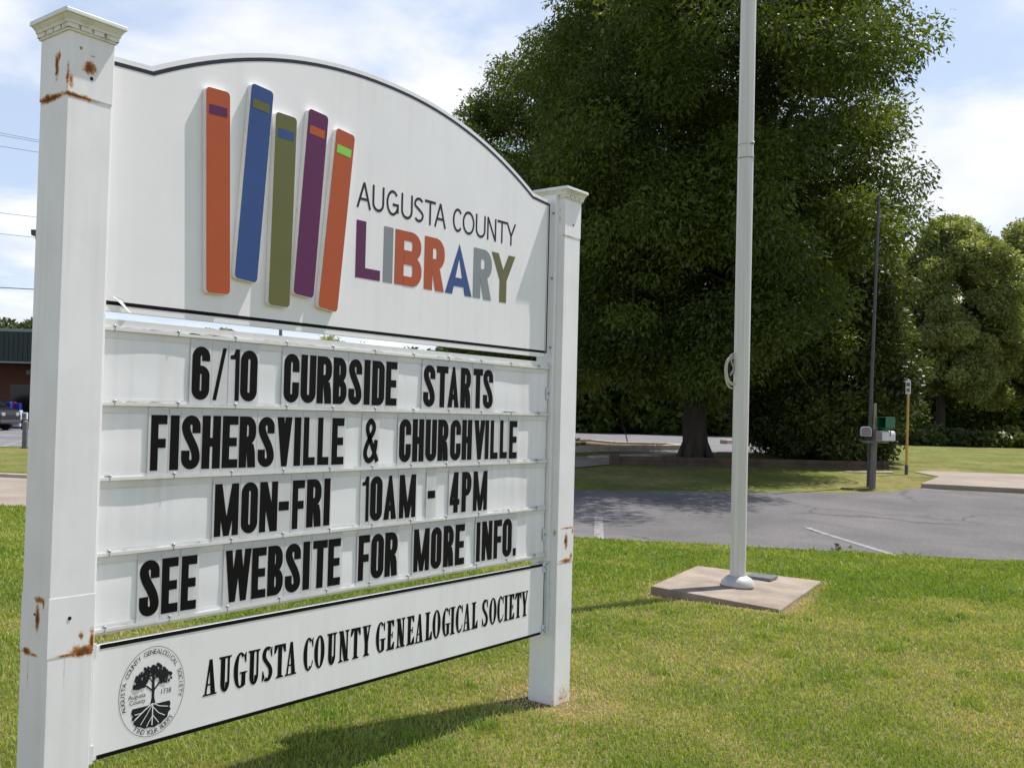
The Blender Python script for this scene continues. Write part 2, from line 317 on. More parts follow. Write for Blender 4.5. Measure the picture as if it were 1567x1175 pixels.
def gothic(ch, w, s, t, rk=1.0, tail=0.33):
    """pieces of a grotesque capital in a box w by 1; s stem width, t bar height"""
    a, b = s/2, t/2; r = min(0.5, w/2*rk); c = w/2
    if ch == 'I': return [rc(0,0,w,1)]
    if ch == 'L': return [rc(0,0,s,1), rc(s,0,w,t)]
    if ch == 'E': return [rc(0,0,s,1), rc(s,0,w,t), rc(s,1-t,w,1), rc(s,.5-b,w*.93,.5+b)]
    if ch == 'F': return [rc(0,0,s,1), rc(s,1-t,w,1), rc(s,.49-b,w*.93,.49+b)]
    if ch == 'T': return [rc(0,1-t,w,1), rc(c-a,0,c+a,1-t)]
    if ch == 'H': return [rc(0,0,s,1), rc(w-s,0,w,1), rc(s,.5-b,w-s,.5+b)]
    if ch in 'O0': return [arcp(c,1-r,c,r,s,t,180,0,16), arcp(c,r,c,r,s,t,0,-180,16)] + ([rc(0,r,s,1-r), rc(w-s,r,w,1-r)] if r < .499 else [])
    if ch == 'C' or ch == 'G':
        if rk > 1.5: # wide round letters
            o = [arcp(c,.5,c,.5,s,t,42,318 if ch == 'C' else 335,26)]
            if ch == 'G': o += [rc(c, .44-b, w, .44+b), rc(w-s, .13, w, .44-b)]
            return o
        o = [arcp(c,1-r,c,r,s,t,180,0,16), arcp(c,r,c,r,s,t,0,-180,16), rc(0,r,s,1-r), rc(w-s,.63,w,1-r), rc(w-s,r,w,.42)]
        if ch == 'G': o += [rc(c,.42,w,.42+t*.9)]
        return o
    if ch == 'U': return [rc(0,r,s,1), rc(w-s,r,w,1), arcp(c,r,c,r,s,t,0,-180,16)]
    if ch == 'S':
        rr = min(r, .30)
        P = [(w-a,1-tail)] if tail > rr else []
        P += ell(c,1-rr,c-a,rr-b, 0 if tail > rr else 35,180) + bez((a,1-rr),(a,.60),(w-a,.45),(w-a,rr))[1:-1] + ell(c,rr,c-a,rr-b,0,-180 if tail > rr else -145)
        if tail > rr: P += [(a,tail+.02)]
        return [stroke(P, s, t)]
    if ch == 'B': return [rc(0,0,s,1)]+bowl(s,.5-b*.5,w*.96,1,s,t,.9)+bowl(s,0,w,.5+b*.5,s,t,.9)
    if ch == 'D': return [rc(0,0,s,1)]+bowl(s,0,w,1,s,t,min(1,w*.9))
    if ch == 'P': return [rc(0,0,s,1)]+bowl(s,.40,w,1,s,t,.85)
    if ch == 'R': return [rc(0,0,s,1)]+bowl(s,.44,w,1,s,t,.85)+[[[(c-.1*w,.44+t*.4),(w*.97-s,0),(w,0),(w*.96,.30),(w*.86,.46)]] if w < .6 else [[(c-.05*w,.46),(w-s*1.1,0),(w,0),(c+s*.9,.47)]]]
    if ch == 'A': return [[[(0,0),(s*.97,0),(c+a*.5,1),(c-a*.5 if w<.6 else c-.001,1)]], [[(w-s*.97,0),(w,0),(c+a*.5 if w<.6 else c+.001,1),(c-a*.5,1)]], rc(w*.22,.19,w*.78,.19+t*.8)]
    if ch == 'V': return [[[(0,1),(s*1.02,1),(c+a*.8,0),(c-a*.8,0)]], [[(w-s*1.02,1),(w,1),(c+a*.8,0),(c-a*.8,0)]]]
    if ch == 'Y': return [[[(0,1),(s*1.1,1),(c+a,.42),(c-a,.42)]], [[(w-s*1.1,1),(w,1),(c+a,.42),(c-a,.42)]], rc(c-a,0,c+a,.42)]
    if ch == 'N': q = s*.86; return [rc(0,0,q,1), rc(w-q,0,w,1), [[(0,1),(s*1.02,1),(w,0),(w-s*1.02,0)]]]
    if ch == 'M': q = s*.9; return [rc(0,0,q,1), rc(w-q,0,w,1), [[(0,1),(s,1),(c+a*.8,0),(c-a*.8,0)]], [[(w-s,1),(w,1),(c+a*.8,0),(c-a*.8,0)]]]
    if ch == 'W':
        x1 = w*.29; q = a*.85
        return [[[(0,1),(s*.95,1),(x1+q,0),(x1-q,0)]], [[(c-q,1),(c+q,1),(x1+q,0),(x1-q,0)]], [[(c-q,1),(c+q,1),(w-x1+q,0),(w-x1-q,0)]], [[(w-s*.95,1),(w,1),(w-x1+q,0),(w-x1-q,0)]]]
    if ch == '1': return [rc(w-s,0,w,1), [[(0,.80),(w-s,.80),(w-s,.90),(0,.87)]], [[(w-s*1.45,.88),(w-s,.86),(w-s,1),(w-s*.9,1)]]]
    if ch == '4': return [rc(w-s*1.35,0,w-s*.35,1), rc(0,.19,w,.19+t*.85), [[(0,.19+t*.85),(s*.75,.19+t*.85),(w-s*.7,.94),(w-s*1.35,1)]]]
    if ch == '6': return [arcp(c,1-r,c,r,s,t,180,0,16), arcp(c,r,c,r,s,t,0,-180,16), rc(0,r,s,1-r), rc(w-s,.73,w,1-r), rc(w-s,r,w,.645-r), arcp(c,.645-r,c,r,s,t*.9,0,150,14)]
    if ch == '/': return [[[(0,0),(s*.62,0),(w,1),(w-s*.62,1)]]]
    if ch == '-': return [rc(0,.40,w,.40+t*1.1)]
    if ch == '.': return [rc(0,0,w,.20)]
    if ch == '&':
        P = cat_([(w*.97,.03),(w*.62,.38),(w*.32,.68),(w*.30,.84),(w*.50,.94),(w*.70,.84),(w*.66,.70),(w*.34,.48),(w*.16,.27),(w*.22,.12),(w*.42,.06),(w*.68,.14),(w*.82,.34),(w*.86,.52)], 6)
        i_ = len(P)*5//9; return [stroke(P[:i_+1], s*.66, t*.75), stroke(P[i_:], s*.66, t*.75)]
    return []
def thin(ch, w, s):
    """light humanist capitals"""
    c = w/2; a = s/2
    L_ = lambda *p: stroke(list(p), s, s)
    if ch == 'A': return [L_((a*.8,0),(c,1-a*.3)), L_((c,1-a*.3),(w-a*.8,0)), rc(w*.2,.30,w*.8,.30+s*.9)]
    if ch == 'Y': return [L_((a*.8,1),(c,.42)), L_((w-a*.8,1),(c,.42)), rc(c-a,0,c+a,.44)]
    if ch == 'N': return [rc(0,0,s,1), rc(w-s,0,w,1), L_((a,1-a*.2),(w-a,a*.2))]
    return gothic(ch, w, s, s, 2.0 if ch in 'CGO' else 1.0, .2)
def serif(ch, w, s, t):
    """condensed roman capitals with bracketed slab serifs"""
    f = .045; e = s*.42; c = w/2
    def st(x, y0=0, y1=1, q=None, top=True, bot=True):
        q = q or s; o = [rc(x-q/2,y0,x+q/2,y1)]
        if bot: o += [[[(x-q/2-e,0),(x+q/2+e,0),(x+q/2+e,f*.6),(x+q/2,f*1.7),(x-q/2,f*1.7),(x-q/2-e,f*.6)]]]
        if top: o += [[[(x-q/2-e,1),(x+q/2+e,1),(x+q/2+e,1-f*.6),(x+q/2,1-f*1.7),(x-q/2,1-f*1.7),(x-q/2-e,1-f*.6)]]]
        return o
    xl = s/2+e; xr = w-s/2-e
    if ch == 'I': return st(c)
    if ch == 'L': return st(xl)+[rc(xl,0,w-.02,f), [[(w,.30),(w-s*.4,.28),(w-s*1.1,f),(w-s*1.2,0),(w,0)]]]
    if ch == 'E': return st(xl)+[rc(xl,0,w-.02,f), [[(w,.26),(w-s*.4,.24),(w-s*1.1,f),(w-s*1.2,0),(w,0)]], rc(xl,1-f,w-.02,1), [[(w-.02,.76),(w-s*.4,.78),(w-s*1.1,1-f),(w-s*1.2,1),(w-.02,1)]], rc(xl,.5-f/2,w*.74,.5+f/2), [[(w*.80,.38),(w*.80,.62),(w*.72,.60),(w*.66,.5),(w*.72,.40)]]]
    if ch == 'T': return st(c, top=False)+[rc(.01,1-f,w-.01,1), [[(0,.74),(s*.4,.76),(s*1.0,1-f),(s*1.1,1),(.01,1)]], [[(w,.74),(w-s*.4,.76),(w-s*1.0,1-f),(w-s*1.1,1),(w-.01,1)]]]
    if ch == 'O': return [arcp(c,.5,c,.515,s,t,0,360,40)]
    if ch in 'CG':
        o = [arcp(c*1.05,.5,c*1.05,.515,s,t,52,308 if ch == 'C' else 300,26), [[(w*.93,.70),(w,.70),(w,1),(w*.93,.99),(w*.80,.88)]]]
        if ch == 'C': o += [[[(w*.80,.10),(w*.86,.06),(w,.26),(w*.93,.30)]]]
        else: o += [rc(w-s*.95-e*.3,.05,w-e*.3,.42), rc(w-s*1.5,.40,w+e*.6,.40+f), [[(w*.66,.02),(w*.80,.01),(w-e*.3,.08),(w-s*.95,.14)]]]
        return o
    if ch == 'S':
        a, b = s*.42, t/2
        P = ell(c,.76,c-a,.24-b,50,180)+bez((a,.76),(a,.58),(w-a,.46),(w-a,.25))[1:-1]+ell(c,.25,c-a,.25-b,0,-130)
        return [stroke(P, s*.92, t*1.5), [[(w*.86,.70),(w*.95,.69),(w*.95,1),(w*.87,.98),(w*.74,.88)]], [[(w*.12,.30),(w*.02,.32),(0,0),(w*.10,.02),(w*.26,.12)]]]
    if ch == 'U': return st(xl,.24,1,bot=False)+st(w-t*.9-e*.7,.24,1,q=t*1.3,bot=False)+[arcp((xl-s/2+w-t*.25-e*.7)/2,.26,(w-t*.25-e*.7-xl+s/2)/2,.27,s*.95,t*1.2,0,-180,18)]
    if ch == 'N': return st(t*.8+e*.8,q=t*1.2)+st(w-t*.8-e*.8,q=t*1.2)+[[[(e*.4,1),(s*1.15+e*.4,1),(w-t*.2-e*.8,0),(w-s*1.1-e*.8,0)]]]
    if ch == 'A': return [[[(e*.8,f*.5),(e*.8+t*1.2,f*.5),(c+t*.3,.98),(c-t*.7,.96)]], [[(w-s-e*.7,f*.5),(w-e*.7,f*.5),(c+s*.42,1),(c-s*.30,1)]], rc(w*.26,.28,w*.70,.28+f), rc(0,0,s*.95+e,f), rc(w-s-e*1.5,0,w,f)]
    if ch == 'Y': return [[[(e*.7,1-f*.5),(s+e*.7,1-f*.5),(c+s/2,.40),(c-s/2,.40)]], [[(w-t*1.2-e*.6,1-f*.5),(w-e*.6,1-f*.5),(c+s/2,.44),(c,.40)]], rc(0,1-f,s+e*1.5,1), rc(w-t-e*1.9,1-f,w,1)]+st(c,0,.42,top=False)
    return []
def put(mb, pieces, x0, z0, h, y, mi=0, step=4e-5):     # print the pieces on an upright plane facing -y; each stroke a hair above the last
    for i, faces in enumerate(pieces):
        yy = y - i*step
        for f in faces: mb.add([(x0+px*h, yy, z0+py*h) for px, py in f], [tuple(range(len(f)))], mi)

# ------------------------------------------------------------------ the ground
def leafy_ground(name, green, dry, scale=0.5):
    m = mat(name, green, 0.95, 0, scale, bump=0.9, bscale=55, col2=dry, lo=.42, hi=.72, detail=9, spec=0.1)
    return speckle(m, 60, 0.4)
M['lawn'] = leafy_ground('lawn', (0.130,0.150,0.030), (0.225,0.190,0.078))
speckle(M['lawn'], 7, .22); speckle(M['lawn'], 1.4, .18)
M['soil'] = leafy_ground('thatch', (0.105,0.100,0.034), (0.26,0.20,0.10), 1.3)
rad = [0]+[1+.5*i for i in range(20)]+[11+.35*i for i in range(85)]+[41+1.5*i for i in range(40)]+[110*1.25**i for i in range(12)]
ang = [YAW-.75+.013*i for i in range(124)]; ang += [ang[-1]+(2*math.pi-.013*123)*i/40 for i in range(1,40)]
g = MB(); na = len(ang); vs = []
for r in rad[1:]:
    for a in ang: x, y = CAM[0]+r*math.sin(a), CAM[1]+r*math.cos(a); vs.append((x, y, gz(x,y)))
nr = len(rad)-1; vs.append((CAM[0],CAM[1],0))
g.add(vs, [(i*na+j, i*na+(j+1)%na, (i+1)*na+(j+1)%na, (i+1)*na+j) for i in range(nr-1) for j in range(na)]+[(nr*na, (j+1)%na, j) for j in range(na)])
tag(g.build('ground', M['lawn']), kind='structure')
def zl(pts, h): return [gz(p[0],p[1])+h for p in pts]
def sheet(name, poly, z, m, kind='structure', label=None, cat=None):
    import bmesh
    bm = bmesh.new(); bv = [bm.verts.new((p[0],p[1],0)) for p in poly]
    from mathutils.geometry import tessellate_polygon
    for t in tessellate_polygon([[Vector((p[0],p[1],0)) for p in poly]]): bm.faces.new([bv[i] for i in t])
    bm.normal_update()
    for _ in range(9):
        e = [e for e in bm.edges if e.calc_length() > (.9 if min(gz(*v.co.xy) for v in e.verts) < .59 else 6)]
        if not e or max(abs(gz(*v.co.xy)) for v in bm.verts) == 0: break
        bmesh.ops.subdivide_edges(bm, edges=e, cuts=1); bm.normal_update(); bmesh.ops.triangulate(bm, faces=bm.faces[:])
    for v in bm.verts: v.co.z = gz(v.co.x, v.co.y)+z*2.5
    bmesh.ops.recalc_face_normals(bm, faces=bm.faces[:])
    if bm.faces and sum(f.normal.z for f in bm.faces) < 0: bmesh.ops.reverse_faces(bm, faces=bm.faces[:])
    me = bpy.data.meshes.new(name); bm.to_mesh(me); bm.free(); me.materials.append(m)
    o = bpy.data.objects.new(name, me); COL.objects.link(o); tag(o, label, cat, kind=kind); return o
ED = Vector((-0.479, 0.878)); E0 = Vector((9.35, 3.6))            # the near lawn's straight edge
def edge(t): return (E0.x+ED.x*t, E0.y+ED.y*t)
FE = [at(880,750.5), at(1000,751.5), at(1200,753.5), at(1300,754.5), at(1350,754), at(1385,750.5), at(1412,747.5), at(1445,750), at(1560,756)]   # the road's far edge
sheet('road', [edge(-16), (30,-13), (27,-7)]+[(p.x,p.y) for p in reversed(FE)]+[(13.3,10.0), (11.1,10.9), edge(6.0)], 0.004, M['asphalt'])
off = Vector((0.878, 0.479))*4.6
sheet('driveway', [edge(6.0), (11.1,10.9), (13.3,10.0), (14.6,10.9), (edge(9.5)[0]+off.x, edge(9.5)[1]+off.y), (edge(34)[0]+off.x, edge(34)[1]+off.y), edge(34)], 0.004, M['drive'])
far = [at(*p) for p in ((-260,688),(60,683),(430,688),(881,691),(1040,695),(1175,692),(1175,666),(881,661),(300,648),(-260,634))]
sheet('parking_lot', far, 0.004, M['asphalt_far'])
# apron beside the shaded island, and the walk at the right
sheet('walkway', [at(*p) for p in ((760,706),(880,699.5),(938,697.5),(938,711),(880,716.5),(760,727))], 0.008, M['drive'])
pv = [at(1409,747), at(1440,734), at(1560,739), at(1610,742), at(1610,757)]
k = MB(); k.prism_z(pv, zl(pv,-.1), zl(pv,.10)); tag(k.build('pavement', M['drive'], bevel=.02), kind='structure')
sheet('footpath', [at(*p) for p in ((1398,722.5),(1418,721),(1610,728),(1610,736),(1446,732))], 0.006, M['drive'])
sheet('worn_path_patch', [at(*p) for p in ((1296,721),(1365,721.5),(1368,724),(1290,723))], 0.006, M['drive'])
# kerb along the far side of the drive
k = MB(); A = (edge(9.5)[0]+off.x, edge(9.5)[1]+off.y); B = (edge(34)[0]+off.x, edge(34)[1]+off.y); nv = Vector((0.878,0.479))*0.16
k.prism_z([A, B, (B[0]+nv.x,B[1]+nv.y), (A[0]+nv.x,A[1]+nv.y)], -.05, 0.08); tag(k.build('kerb', M['kerb'], bevel=.02), kind='structure')
# planted island in the lot, its kerbs
isl = [at(*p) for p in ((800,693),(945,690.5),(1042,688.5),(1020,685.5),(940,684),(905,680),(800,678))]
k = MB(); k.prism_z(isl, zl(isl,-.1), zl(isl,0.10)); tag(k.build('traffic_island', M['mulch']), kind='structure')
def kerbline(pts, wd, h):
    m = MB()
    for i in range(len(pts)-1):
        p, q = Vector(pts[i]).to_2d(), Vector(pts[i+1]).to_2d(); d = (q-p).normalized(); nn = Vector((-d.y, d.x))*wd/2
        c4 = [p-nn, q-nn, q+nn, p+nn]; m.prism_z(c4, zl(c4,-.1), zl(c4,h))
    return m
tag(kerbline(isl+[isl[0]], 0.20, 0.16).build('kerb', M['kerb'], bevel=.02), kind='structure')
k = kerbline([at(1107,679.5), at(1150,679.5)], 0.3, 0.16); tag(k.build('kerb', M['kerb'], bevel=.02), kind='structure')
tag(kerbline([at(905,701.5,0), at(1040,696.5,0)], 0.22, 0.06).build('kerb', M['kerb']), kind='structure')
# worn painted lines
def stripe(px, wd, m=M['paint'], z=0.0056):
    p, q = at(*px[0]).to_2d(), at(*px[1]).to_2d(); d = (q-p).normalized(); nn = Vector((-d.y,d.x))*wd/2
    return sheet('road_marking', [p-nn, q-nn, q+nn, p+nn], z, m)
stripe(((916,792),(916.5,826)), 0.12); stripe(((1234,808),(1376,853)), 0.10); stripe(((1408,748.5),(1452,753)), 0.12)
stripe(((4,684),(60,666)), 0.14); stripe(((24,656),(60,650)), 0.14)

# ------------------------------------------------------------------ grass blades of the near lawn
def grass():
    n = 850000
    f2 = Vector((fw.x, fw.y)).normalized(); r2 = Vector((f2.y, -f2.x))
    u = rng.random(n); dist = 1.9 + (19-1.9)*u**1.35; lat = (rng.random(n)*1.55-0.55)*dist*1.0
    # scatter more evenly close by
    X = CAM[0]+f2.x*dist+r2.x*lat; Y = CAM[1]+f2.y*dist+r2.y*lat
    side = (X-E0.x)*0.878+(Y-E0.y)*0.479
    jag = 0.10*np.sin(X*7)+0.06*np.sin(Y*17+1)
    ok = side < -0.02+jag*.6
    sl = SLAB; inside = np.ones(n, bool)
    for i in range(4):
        a, b = sl[i], sl[(i+1)%4]; inside &= ((b[0]-a[0])*(Y-a[1])-(b[1]-a[1])*(X-a[0])) > -0.0
    ok &= ~inside
    for x0 in (0.0, PW): ok &= ~((X > x0-.01) & (X < x0+P+.01) & (Y > -.01) & (Y < P+.01))
    X, Y, dist = X[ok], Y[ok], dist[ok]; n = len(X)
    lat_ = np.random.default_rng(5).random((256,256))
    def vn(x, y, s):    # smooth value noise, 0..1
        x, y = x*s+100, y*s+100; i, j = np.floor(x).astype(int), np.floor(y).astype(int); u, v = x-i, y-j; u, v = u*u*(3-2*u), v*v*(3-2*v)
        q = lambda a, b: lat_[a % 256, b % 256]
        return (q(i,j)*(1-u)+q(i+1,j)*u)*(1-v)+(q(i,j+1)*(1-u)+q(i+1,j+1)*u)*v
    patch = .40*vn(X,Y,.9)+.28*vn(X+31,Y-7,2.3)+.20*vn(X,Y,5.5)+.12*vn(X,Y,14)
    patch = np.clip((patch-.5)*2.1+.47+.10*(dist < 7)-.14*np.clip((dist-6.5)/3,0,1), 0, 1)
    sd_ = np.full(n, 9.0)                                   # dry, worn turf at the posts and round the pad
    for x0 in (0.0, PW): sd_ = np.minimum(sd_, np.hypot(np.maximum(np.abs(X-x0-P/2)-P/2,0), np.maximum(np.abs(Y-P/2)-P/2,0))*1.3)
    for i in range(4):
        a_, b_ = np.array(SLAB[i]), np.array(SLAB[(i+1)%4]); e = b_-a_; tt = np.clip(((X-a_[0])*e[0]+(Y-a_[1])*e[1])/(e@e),0,1); sd_ = np.minimum(sd_, np.hypot(X-a_[0]-tt*e[0], Y-a_[1]-tt*e[1])*2.2)
    worn = np.clip(1-sd_/(.22+.25*vn(X,Y,4)), 0, 1)
    tone = np.clip(.62*patch+.62*(rng.random(n)-.46)+.75*worn, 0, 1)
    keep = rng.random(n) > worn*.55
    X, Y, dist, patch, tone, worn = X[keep], Y[keep], dist[keep], patch[keep], tone[keep], worn[keep]; n = len(X)
    tufts = np.zeros(n, np.float32)                          # rank tufts and weeds the mower left
    for _ in range(110):
        d_ = 3.2+rng.random()*8.5; l_ = (rng.random()*1.1-.35)*d_*.9; cx, cy = CAM[0]+f2.x*d_+r2.x*l_, CAM[1]+f2.y*d_+r2.y*l_; q_ = .03+.06*rng.random()
        tufts = np.maximum(tufts, np.clip(1.4-np.hypot(X-cx, Y-cy)/q_, 0, 1))
    tone = np.clip(tone-.42*tufts, 0, 1)
    h = (1+.9*tufts)*(0.020+0.024*rng.random(n)+.035*(rng.random(n) < .012))*(1.0-.30*patch)*(1-.4*worn)*(1+.3*(dist > 9))
    wd = (0.0016+0.0013*rng.random(n))*np.clip(dist/4.2, .8, 3.2)
    # ragged tufts at the feet of posts and slab
    az = rng.random(n)*2*np.pi; lean = rng.random(n)**.7*0.9; laz = rng.random(n)*2*np.pi
    dx, dy = np.cos(az)*wd, np.sin(az)*wd
    lx, ly = np.cos(laz)*lean*h, np.sin(laz)*lean*h
    V = np.empty((n,5,3)); Z = np.full(n, -0.004)
    V[:,0] = np.stack([X-dx, Y-dy, Z],1); V[:,1] = np.stack([X+dx, Y+dy, Z],1)
    V[:,2] = np.stack([X+dx*.8+lx*.35, Y+dy*.8+ly*.35, h*.6],1); V[:,3] = np.stack([X-dx*.8+lx*.35, Y-dy*.8+ly*.35, h*.6],1)
    V[:,4] = np.stack([X+lx, Y+ly, h*np.sqrt(np.clip(1-(lean*.75)**2,.2,1))],1)
    b = (np.arange(n)*5)[:,None]
    F = np.concatenate([b+np.array([[0,1,2]]), b+np.array([[0,2,3]]), b+np.array([[3,2,4]])])
    o = big_mesh('grass', V.reshape(-1,3), F, M['blade'], attr=np.repeat(tone,5))
    tag(o, 'short mown lawn grass with dry yellow patches around the sign', 'grass', kind='stuff')
M['blade'] = leaf_mat('grass_blade', (0.175,0.285,0.036), (0.68,0.56,0.30), 0.30, 0.55)
_e = M['blade'].node_tree.nodes['Color Ramp'].color_ramp; _k = _e.elements.new(0.5); _k.color = (0.335,0.410,0.080,1)

# ------------------------------------------------------------------ the library sign
P = 0.16; PW = 2.966; YP = 0.065; T = 0.060
sign = empty('library_sign', (0,0,0))
tag(sign, 'white rust-stained sign with two posts, arched book panel and changeable-letter message board', 'sign')
ZS, ZR, ZC = 2.502, 0.752, 0.935
lspots = [((0,0.062,2.600),(.03,.012,.042),.95), ((0,0.052,2.625),(.03,.010,.020),.85),
          ((0.074,0,2.598),(.023,.03,.022),1.0), ((0.040,0,2.655),(.006,.03,.006),.7), ((0.085,0,2.640),(.018,.03,.003),.5),
          ((0,0.0,2.555),(.006,.006,.045),.75), ((0.010,0,2.545),(.010,.01,.028),.72),
          ((0.03,0.0,ZS),(.085,.02,.009),.82), ((0,0.10,ZS),(.02,.085,.012),.95), ((0,0.115,ZS+.006),(.02,.03,.012),.9),
          ((0,0.062,0.868),(.03,.012,.042),1.05), ((0,0.055,0.925),(.03,.030,.012),.75), ((0,0.030,0.915),(.03,.006,.022),.75),
          ((0.125,0,ZR+.006),(.050,.02,.020),1.0), ((0.155,0,ZR+.035),(.010,.02,.040),.98), ((0.115,0,ZR+.055),(.009,.02,.014),.85), ((0.07,0,ZR+.002),(.05,.02,.006),.75),
          ((0,0.12,ZR+.004),(.02,.030,.012),.98), ((0,0.08,ZR),(.02,.03,.007),.7), ((0.06,0,0.70),(.002,.02,.06),.5), ((0,0.11,0.70),(.02,.002,.06),.55)]
rspots = [((PW+.085,0,0.865),(.016,.03,.045),1.0), ((PW+.09,0,ZR+.008),(.065,.02,.014),.86), ((PW+.14,0,ZR+.03),(.014,.02,.026),.72), ((PW+.10,0,ZC),(.09,.02,.005),.75), ((PW+.15,0,ZC-.02),(.012,.02,.02),.7),
          ((PW,0.02,ZC-.02),(.02,.012,.02),.62), ((PW+.03,0,ZS),(.06,.02,.004),.55), ((PW,0.03,2.60),(.02,.003,.06),.45),
          ((PW+.09,0,0.03),(.10,.10,.08),.42)]
M['post_l'] = rust_mat('post_enamel', WHITE, lspots); M['post_r'] = rust_mat('post_enamel_stained', WHITE, rspots)
streaks(M['post_l'], .17); streaks(M['post_r'], .17)
M['cap'] = mat('cap_enamel', (0.74,0.73,0.66), 0.5, 0, 18, col2=(0.50,0.46,0.36), lo=.50, hi=.74)
M['captop'] = mat('cap_top_enamel', (0.76,0.80,0.78), 0.4, 0.05, 12)
M['hole'] = mat('bolt_hole', (0.015,0.013,0.012), 0.9)
def post(x, mt, right):
    p = MB(); p.box(x,x+P,0,P,-.3,2.70); o = p.build('post', mt, sign, bevel=.0025)
    e = .0022
    c = MB(); c.box(x-e,x+P+e,-e,P+e,ZS,2.702); c.build('sleeve', mt, o, bevel=.0012)
    c = MB(); e2 = .0011; c.box(x-e2,x+P+e2,-e2,P+e2,ZR,ZC); c.build('collar', mt, o)
    for (hx, hz) in ((.082,2.568),(.072,.868)):                # small open bolt holes
        h = MB(); h.tube([(x+hx,-e-.0006,hz),(x+hx,-.0005,hz)], .0062, 12); h.build('bolt_hole', M['hole'], o)
    for (hy, hz) in ((.066,2.575),(.078,.878)):
        h = MB(); h.tube([(x-e-.0006,hy,hz),(x-.0005,hy,hz)], .0042, 10); h.build('bolt_hole', M['hole'], o)
    k = MB(); z = 2.700
    k.box(x-.008,x+P+.008,-.008,P+.008,z,z+.007)
    for i in range(4):                                         # dentil band: solid blocks with gaps on each face
        a = x-.012+i*(P+.024)/4; q = (P+.024)/4-.010
        if i == 3: q += .010
        b0 = -.012+i*(P+.024)/4
        k.box(a,a+q,-.0125,.0,z+.007,z+.021); k.box(a,a+q,P,P+.0125,z+.007,z+.021)
        k.box(x-.0125,x,b0,b0+q,z+.007,z+.021); k.box(x+P,x+P+.0125,b0,b0+q,z+.007,z+.021)
    k.box(x-.005,x+P+.005,-.005,P+.005,z+.007,z+.022)
    k.frustum((x-.015,x+P+.015,-.015,P+.015,z+.0212),(x-.017,x+P+.017,-.017,P+.017,z+.030))
    k.frustum((x-.017,x+P+.017,-.017,P+.017,z+.0302),(x-.026,x+P+.026,-.026,P+.026,z+.0445))
    kc = k.build('cap', M['cap'], o)
    k2 = MB(); k2.box(x-.031,x+P+.031,-.031,P+.031,z+.0448,z+.060); k2.frustum((x-.031,x+P+.031,-.031,P+.031,z+.0602),(x+.05,x+P-.05,.05,P-.05,z+.082))
    k2.build('cap_lid', M['captop'], o, bevel=.003)
    # mounting channels on the inner face
    for z0, z1 in ((0.763,2.72),(0.375,0.750)):
        q = MB(); a, b = (x-T+.012, x-.001) if right else (x+P+.001, x+P+T)
        if right: q.box(x-.030,x-.001,.040,.118,z0,z1)
        else: q.box(a,a+.030,.040,.118,z0,z1)
        q.build('mounting_channel', M['zincpaint'] if z0 < .5 else M['panel'], o, bevel=.002)
    return o
post(0, M['post_l'], False); pr = post(PW, M['post_r'], True)
XL, XR = P+.033, PW-.048            # panel edges
XM = (0.354+2.755)/2
def arch(inset):
    pts = []; x0, x1 = XL+inset*.3, XR-inset*.3
    zt = 2.695-inset; kx0, kx1 = .354+inset*.35, 2.755-inset*.35
    pts.append((kx1 if False else x1, 2.685-inset)); pts.append((kx1, 2.692-inset))
    for i in range(41):
        x = kx1+(kx0-kx1)*i/40; d = abs(x-XM)/(kx1-XM)
        pts.append((x, 2.975-inset-(.277-.0)*d**2.15))
    pts[2] = (kx1, 2.698-inset); pts.pop(1)
    pts.append((x0, 2.690-inset)); return pts
nm = MB(); ol = [(XL,1.846),(XR,1.846)]+arch(0.0); nm.prism_y(ol, YP, YP+.022)
npan = nm.build('name_panel', M['panel'], sign)
bs = MB(); a, b = arch(.0165), arch(.0300)
for i in range(len(a)-1): bs.add([(a[i][0],YP-.0009,a[i][1]),(a[i+1][0],YP-.0009,a[i+1][1]),(b[i+1][0],YP-.0009,b[i+1][1]),(b[i][0],YP-.0009,b[i][1])], [(0,1,2,3)])
bs.add([(XR-.013,YP-.001,1.868),(XR-.002,YP-.001,1.868),(XR-.002,YP-.001,b[0][1]+.012),(XR-.013,YP-.001,b[0][1]+.004)], [(0,1,2,3)])
bs.build('border_stripe', M['navy'], npan)
b2 = MB(); b2.add([(XL+.004,YP-.0008,1.867),(XR-.014,YP-.0008,1.867),(XR-.014,YP-.0008,1.880),(XL+.004,YP-.0008,1.880)], [(0,1,2,3)])
b2.build('border_stripe', M['black'], npan)
sl_ = MB(); sl_.box(XR-.0235,XR-.0215,YP-.0016,YP-.0003,1.85,2.66); sl_.build('edge_trim', M['steel'], npan)
# a peeled corner of clear tape at the left end of the lower stripe
tp = MB(); tp.add([(.232,YP-.0035,1.893),(.262,YP-.002,1.888),(.300,YP-.006,1.846),(.288,YP-.014,1.848)], [(0,1,2,3)]); tp.add([(.228,YP-.004,1.896),(.275,YP-.0025,1.889),(.262,YP-.002,1.884),(.236,YP-.006,1.889)], [(0,1,2,3)])
tp.build('peeling_film', mat('film_white', (.85,.85,.84), .25, .02), npan)
